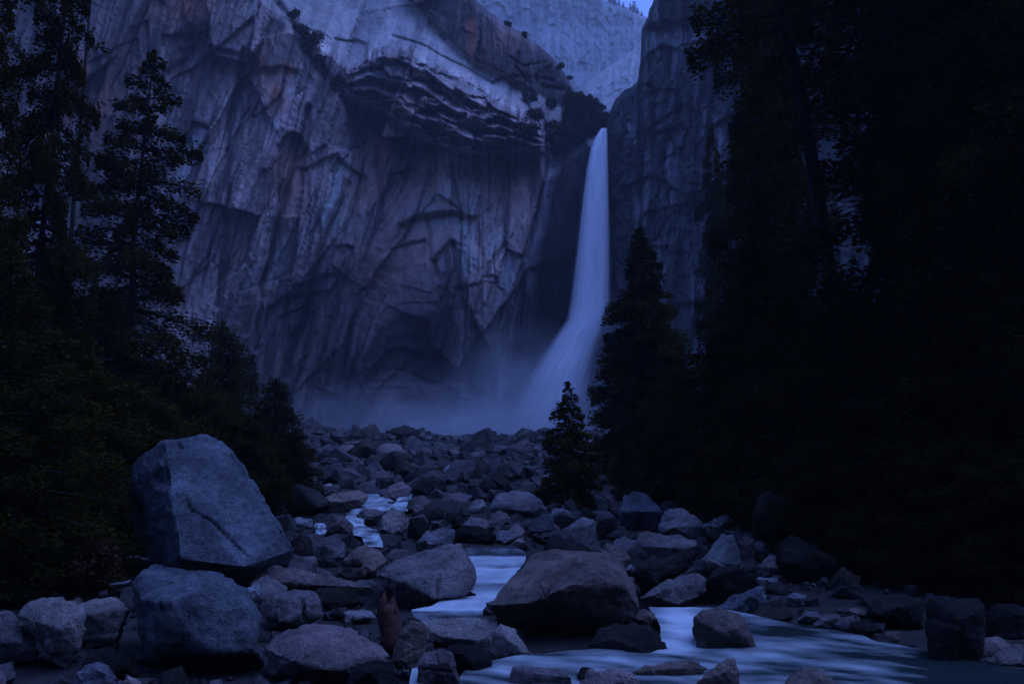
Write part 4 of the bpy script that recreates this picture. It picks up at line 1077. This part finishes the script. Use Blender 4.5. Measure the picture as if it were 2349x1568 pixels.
V = [conifer(21, 30, 5.2, .06, TALL, 150, 1000, .27, .35, .12), conifer(22, 34, 5.6, .10, FIR, 160, 1000, .27, .4, .14), conifer(23, 12, 3.9, .0, CED, 150, 620, .20, .3, .12), conifer(24, 10, 4.2, .0, ROUND, 170, 620, .19, .25, .2), conifer(25, 34, 5.0, .12, TALL, 130, 1000, .31, .38, .14, .1), conifer(26, 38, 4.6, .46, TALL, 64, 800, .28, .35, .14, .1, .55)]
VH = [30, 34, 12, 10, 34, 38]
def copy_tree(var, u, vtop, d, label, name='pine_tree', group=None, wide=1.0, rz=0, tilt=(0, 0), mat='needle'):
    x = at_u(u, 900 if vtop < 300 else (vtop + 1100) / 2, d)
    s = top_h(vtop, d, x) / VH[var]
    return plant(name, V[var], x, d, label, 'tree', group, (s * wide, s * wide, s), rz, tilt, mat)
G1 = 'trees of the dark wood beside the largest boulder'
G2 = 'trees of the dark wood along the far bank'
for i, (var, u, vt, d, wide, lab) in enumerate((
    (4, 70, -330, 33, .46, 'tall pine at the frame edge with sky-side gaps in its crown, trunk showing'),
    (1, -130, -400, 27, .50, 'tall fir half cut off by the frame edge'),
    (1, 120, 500, 40, .8, 'dark fir crowding behind the open silhouetted fir'),
    (0, 235, 660, 42, 1.3, 'dark bushy fir just below the open fir'),
    (2, 20, 560, 25, 1.0, 'low dark fir thicket at the frame edge'),
    (3, 512, 738, 60, .62, 'rounded fir against the base of the cliff beside the open fir'),
    (3, 625, 868, 52, .75, 'fir sloping down towards the mist at the cliff foot'),
    (3, 668, 985, 45, 1.0, 'lowest bushy fir above the upper cascade'),
    (2, 400, 800, 40, 1.2, 'dark fir behind the top of the largest boulder'),
    (3, 310, 880, 33, 1.2, 'dark bushy fir beside the shaded flank of the largest boulder'),
    (2, 170, 760, 29, 1.1, 'dark fir over the dim rounded boulder'),
    (3, 60, 880, 23, 1.1, 'dark low fir over the dim boulder at the frame edge'),
    (3, 480, 870, 42, .9, 'dark fir rising behind the peak of the largest boulder'),
    (3, 570, 960, 42, 1.0, 'dark low fir behind the sloping back of the largest boulder'))):
    copy_tree(var, u, vt, d, lab, 'fir_tree', G1, wide, i * 1.7)
for i, (var, u, vt, d, wide, lab, tilt) in enumerate((
    (0, 1648, 300, 85, .42, 'hazy fir at the edge of the far wood, nearest the second cliff', (0, 0)),
    (0, 1800, -260, 52, .5, 'tall pine forming the straight edge of the dark wood', (0, 0)),
    (1, 1790, -420, 44, .34, 'tall pine second in from the edge of the dark wood', (0, 0)),
    (5, 1985, -500, 37, .85, 'tall leaning pine with a thick dark trunk by the gap in the wood', (0, -.20)),
    (5, 1885, -300, 40, .7, 'slimmer leaning pine on the near side of the gap in the wood', (0, -.22)),
    (1, 2190, -500, 34, .5, 'dark tall pine just beyond the gap in the wood', (0, -.05)),
    (0, 2135, -400, 56, .34, 'dim narrow pine glimpsed behind the gap in the wood', (0, 0)),
    (0, 2230, -600, 31, 1.0, 'black tall pine deep in the wood', (0, -.08)),
    (1, 2370, -700, 28, 1.0, 'black tall pine at the frame edge over the box-shaped boulder', (0, 0)),
    (0, 2560, -700, 26, 1.0, 'black tall pine half outside the frame', (0, 0)),
    (2, 1560, 790, 58, .65, 'low cedar filling the foot of the spire-shaped cedar', (0, 0)),
    (2, 1665, 690, 50, .55, 'cedar rising beside the pale patch of cliff', (0, 0)),
    (2, 1730, 560, 43, 1.1, 'bushy cedar under the tall pine at the wood edge', (0, 0)),
    (2, 1840, 620, 37, 1.1, 'bushy cedar under the gap in the wood', (0, 0)),
    (2, 1950, 640, 33, 1.1, 'black cedar behind the massive dim boulder', (0, 0)),
    (2, 2080, 600, 29, 1.2, 'black cedar above the dim bank boulder', (0, 0)),
    (2, 2230, 560, 27, 1.2, 'black cedar above the box-shaped boulder', (0, 0)),
    (2, 2390, 560, 25, 1.3, 'black cedar filling the frame edge above the pool', (0, 0)),
    (3, 1440, 1010, 50, .8, 'low shrubby cedar between the lone fir and the spire-shaped cedar', (0, 0)),
    (3, 1530, 960, 45, 1.0, 'shrubby cedar overhanging the bluish-topped boulder', (0, 0)),
    (3, 1670, 930, 40, 1.1, 'shrubby cedar over the tilted pale slab', (0, 0)),
    (3, 1920, 960, 29, 1.2, 'shrubby black cedar drooping over the massive dim slab', (0, 0)),
    (3, 2060, 1020, 26, 1.2, 'shrubby black cedar drooping to the pool bank', (0, 0)),
    (3, 2230, 1000, 23.5, 1.3, 'shrubby black cedar drooping behind the box-shaped boulder', (0, 0)),
    (3, 2390, 1000, 22, 1.3, 'shrubby black cedar in the corner by the pool', (0, 0)))):
    copy_tree(var, u, vt, d, lab, 'cedar_tree' if var > 1 else 'pine_tree', G2, wide, i * 2.3, tilt, 'cedar' if var > 1 else 'needle')
for i, (x, y, s) in enumerate(((-19, 2, .9), (-16, -14, 1.0), (18, -11, 1.0), (23, 4, .9))):  # unseen pines, added to block low sky and darken the near rocks
    plant('pine_tree', V[i % 2], x, y, 'tall unseen pine added around the footbridge viewpoint to shade the creek bed', 'tree', 'unseen pines added for shade', s, i * 1.9)
# bare thin trunk against the cliff
d = 41; x = at_u(200, 150, d)
plant('pine_tree', conifer(31, 36, 1.6, .30, TALL, 26, 40, .4, .3, .1, .3, .17, bare=.75), x, d, 'thin almost bare trunk standing alone against the cliff', group=None)

# shrubs on the ledges of the cliff, pines on the far rim
def shrub_meshes(seed, n, flat=.8):
    rr = np.random.RandomState(seed)
    cl = rr.normal(0, .38, (9, 3)) * np.array([1, 1, flat]); cl[:, 2] += .45
    pos = cl[rr.randint(9, size=n)] + rr.normal(0, .17, (n, 3))
    q = .2 * rr.uniform(.5, 1.4, n)
    v, f = leaf_quads(pos, rr.normal(0, 1, (n, 3)) + np.array([0, 0, .4]), rr.normal(0, 1, (n, 3)), q, q * .35)
    stems = [tube(np.stack([np.linspace(0, c[0], 4), np.linspace(0, c[1], 4), np.linspace(-.25, c[2], 4)], 1), [.035, .03, .02, .01], 5, seed + i) for i, c in enumerate(cl)]
    return mesh_from('crown', v, f, False), tube_mesh('stem', stems)
SHV = [shrub_meshes(60 + i, 1500) for i in range(3)]
def cliff_d(u, v):
    j = int(np.argmin(np.abs(L_US - u))); s = L_S0[j]; i = int(np.clip((v - s) / (1085 - s) * 499, 0, 499))
    return float(L_D[max(0, i - 3):i + 4, max(0, j - 3):j + 4].min())
def shrub(u, v, size, label, group, mat='leaf', d=None, name='shrub', var=None):
    d = cliff_d(u, v) - .8 if d is None else d
    p = P(u, v, d)
    cr, stm = SHV[rg.randrange(3) if var is None else var]
    r = root(name, p.tolist(), label, 'shrub', group)
    r.scale = (size,) * 3; r.rotation_euler = (0, 0, rg.uniform(0, 6))
    put('crown', cr if mat == 'leaf' else cr.copy(), M[mat], r) if mat == 'leaf' else None
    if mat != 'leaf':
        c2 = cr.copy(); c2.materials.clear(); c2.materials.append(M[mat]); put('crown', c2, None, r)
    put('stem', stm, M['bark'], r)
    return r
for i in range(34):
    u = rg.uniform(1205, 1392); lo = np.interp(u, [1205, 1320, 1392], [225, 222, 272]); hi = np.interp(u, [1205, 1250, 1300, 1392], [300, 372, 340, 288])
    shrub(u, rg.uniform(lo + 4, hi), rg.uniform(2.0, 3.8), 'dark shrub in the thicket on the ledge above the chute of the fall', 'shrubs on the ledge above the fall')
for u, v, s in ((1338, 236, 2.6), (1350, 232, 2.2), (1362, 240, 2.6), (1376, 252, 2.2)):
    shrub(u, v, s, 'small tree-like shrub on the skyline just above the brink of the fall', 'shrubs on the skyline above the fall')
for u, v, s, where in ((672, 40, 2.4, 'topmost of the row in the crack beside the bright slab'), (690, 75, 3.2, 'second from the top in the crack beside the bright slab'), (712, 105, 3.6, 'third from the top in the crack beside the bright slab'), (738, 150, 2.8, 'fourth from the top in the crack beside the bright slab'), (775, 195, 2.8, 'lowest in the crack beside the bright slab, touching the arch'), (455, 82, 3.4, 'in a dark cleft high on the cliff above the open fir')):
    shrub(u, v, s, 'dark shrub, ' + where, 'shrubs rooted in cracks of the cliff')
for u, v, s in ((1165, 58, 1.6), (1205, 84, 1.4), (1285, 158, 1.8), (1305, 182, 1.6)):
    shrub(u, v, s, 'tiny shrub on the sloping skyline of the cliff knob', 'shrubs on the skyline of the knob')
rim = conifer(41, 10, 2.0, .08, FIR, 26, 40, 1.2, .25, .1)
for u, hgt in ((1398, 9), (1404, 12), (1411, 10), (1420, 8), (1430, 7), (1446, 9), (1455, 14), (1463, 8), (1472, 7)):
    j = int(np.argmin(np.abs(uw - u)))
    p = P(u, W_S0[j] + 1.5, W_D[3, j])
    plant('pine_tree', rim, float(p[0]), float(p[1]), 'tiny pine on the faraway canyon rim against the sky', 'tree', 'pines on the far rim', hgt / 10, u, z=float(p[2]) - 1)
d = 22.5
shrub(222, 1322, .75, 'low reddish leafy bush behind the big squarish boulder', None, 'redleaf', d, 'bush', 0)

# ---------------------------------------------------------------- spray at the foot of the fall, and the haze of the whole canyon
def spray(name, cu, cv, dd, rx, ry, rz, dens):
    bm = bmesh.new(); bmesh.ops.create_icosphere(bm, subdivisions=4, radius=1.0)
    me = bpy.data.meshes.new(name); bm.to_mesh(me); bm.free()
    k = NT(name); tc = k.n('TexCoord')
    ln = k.n('VectorMath'); ln.operation = 'LENGTH'; k.l(tc.outputs['Object'], ln.inputs[0])
    fall_ = k.math('POWER', k.math('MAXIMUM', k.math('SUBTRACT', 1.0, ln.outputs['Value']), 0.0), 1.3)
    n = k.noise(tc.outputs['Object'], 2.2, 3, .55)
    dn = k.math('MULTIPLY', k.math('MULTIPLY', fall_, k.ramp(n.outputs[0], [(.34, .2), (.68, 1.6)]).outputs[0]), dens)
    pv = k.n('VolumePrincipled'); pv.inputs['Color'].default_value = (.9, .92, .95, 1); k.l(dn, pv.inputs['Density'])
    k.l(pv.outputs[0], k.out.inputs['Volume'])
    o = put(name, me, k.m); o.location = P(cu, cv, dd); o.scale = (rx, ry, rz); o['kind'] = 'stuff'
    return o
spray('mist', 1000, 1000, 204, 60, 46, 16, .022)
spray('mist', 1215, 940, 226, 30, 16, 28, .075)

hz = bpy.data.meshes.new('haze')
x0, x1, y0, y1, z0, z1 = -640, 640, -430, 1250, -30, 900
hz.from_pydata([(x, y, z) for x in (x0, x1) for y in (y0, y1) for z in (z0, z1)], [], [(0, 1, 3, 2), (4, 6, 7, 5), (0, 4, 5, 1), (2, 3, 7, 6), (0, 2, 6, 4), (1, 5, 7, 3)])
k = NT('haze')
pv = k.n('VolumePrincipled'); pv.inputs['Color'].default_value = (.86, .90, .96, 1); pv.inputs['Density'].default_value = .00021; pv.inputs['Anisotropy'].default_value = .2
k.l(pv.outputs[0], k.out.inputs['Volume'])
hzo = put('haze', hz, k.m); hzo['kind'] = 'stuff'
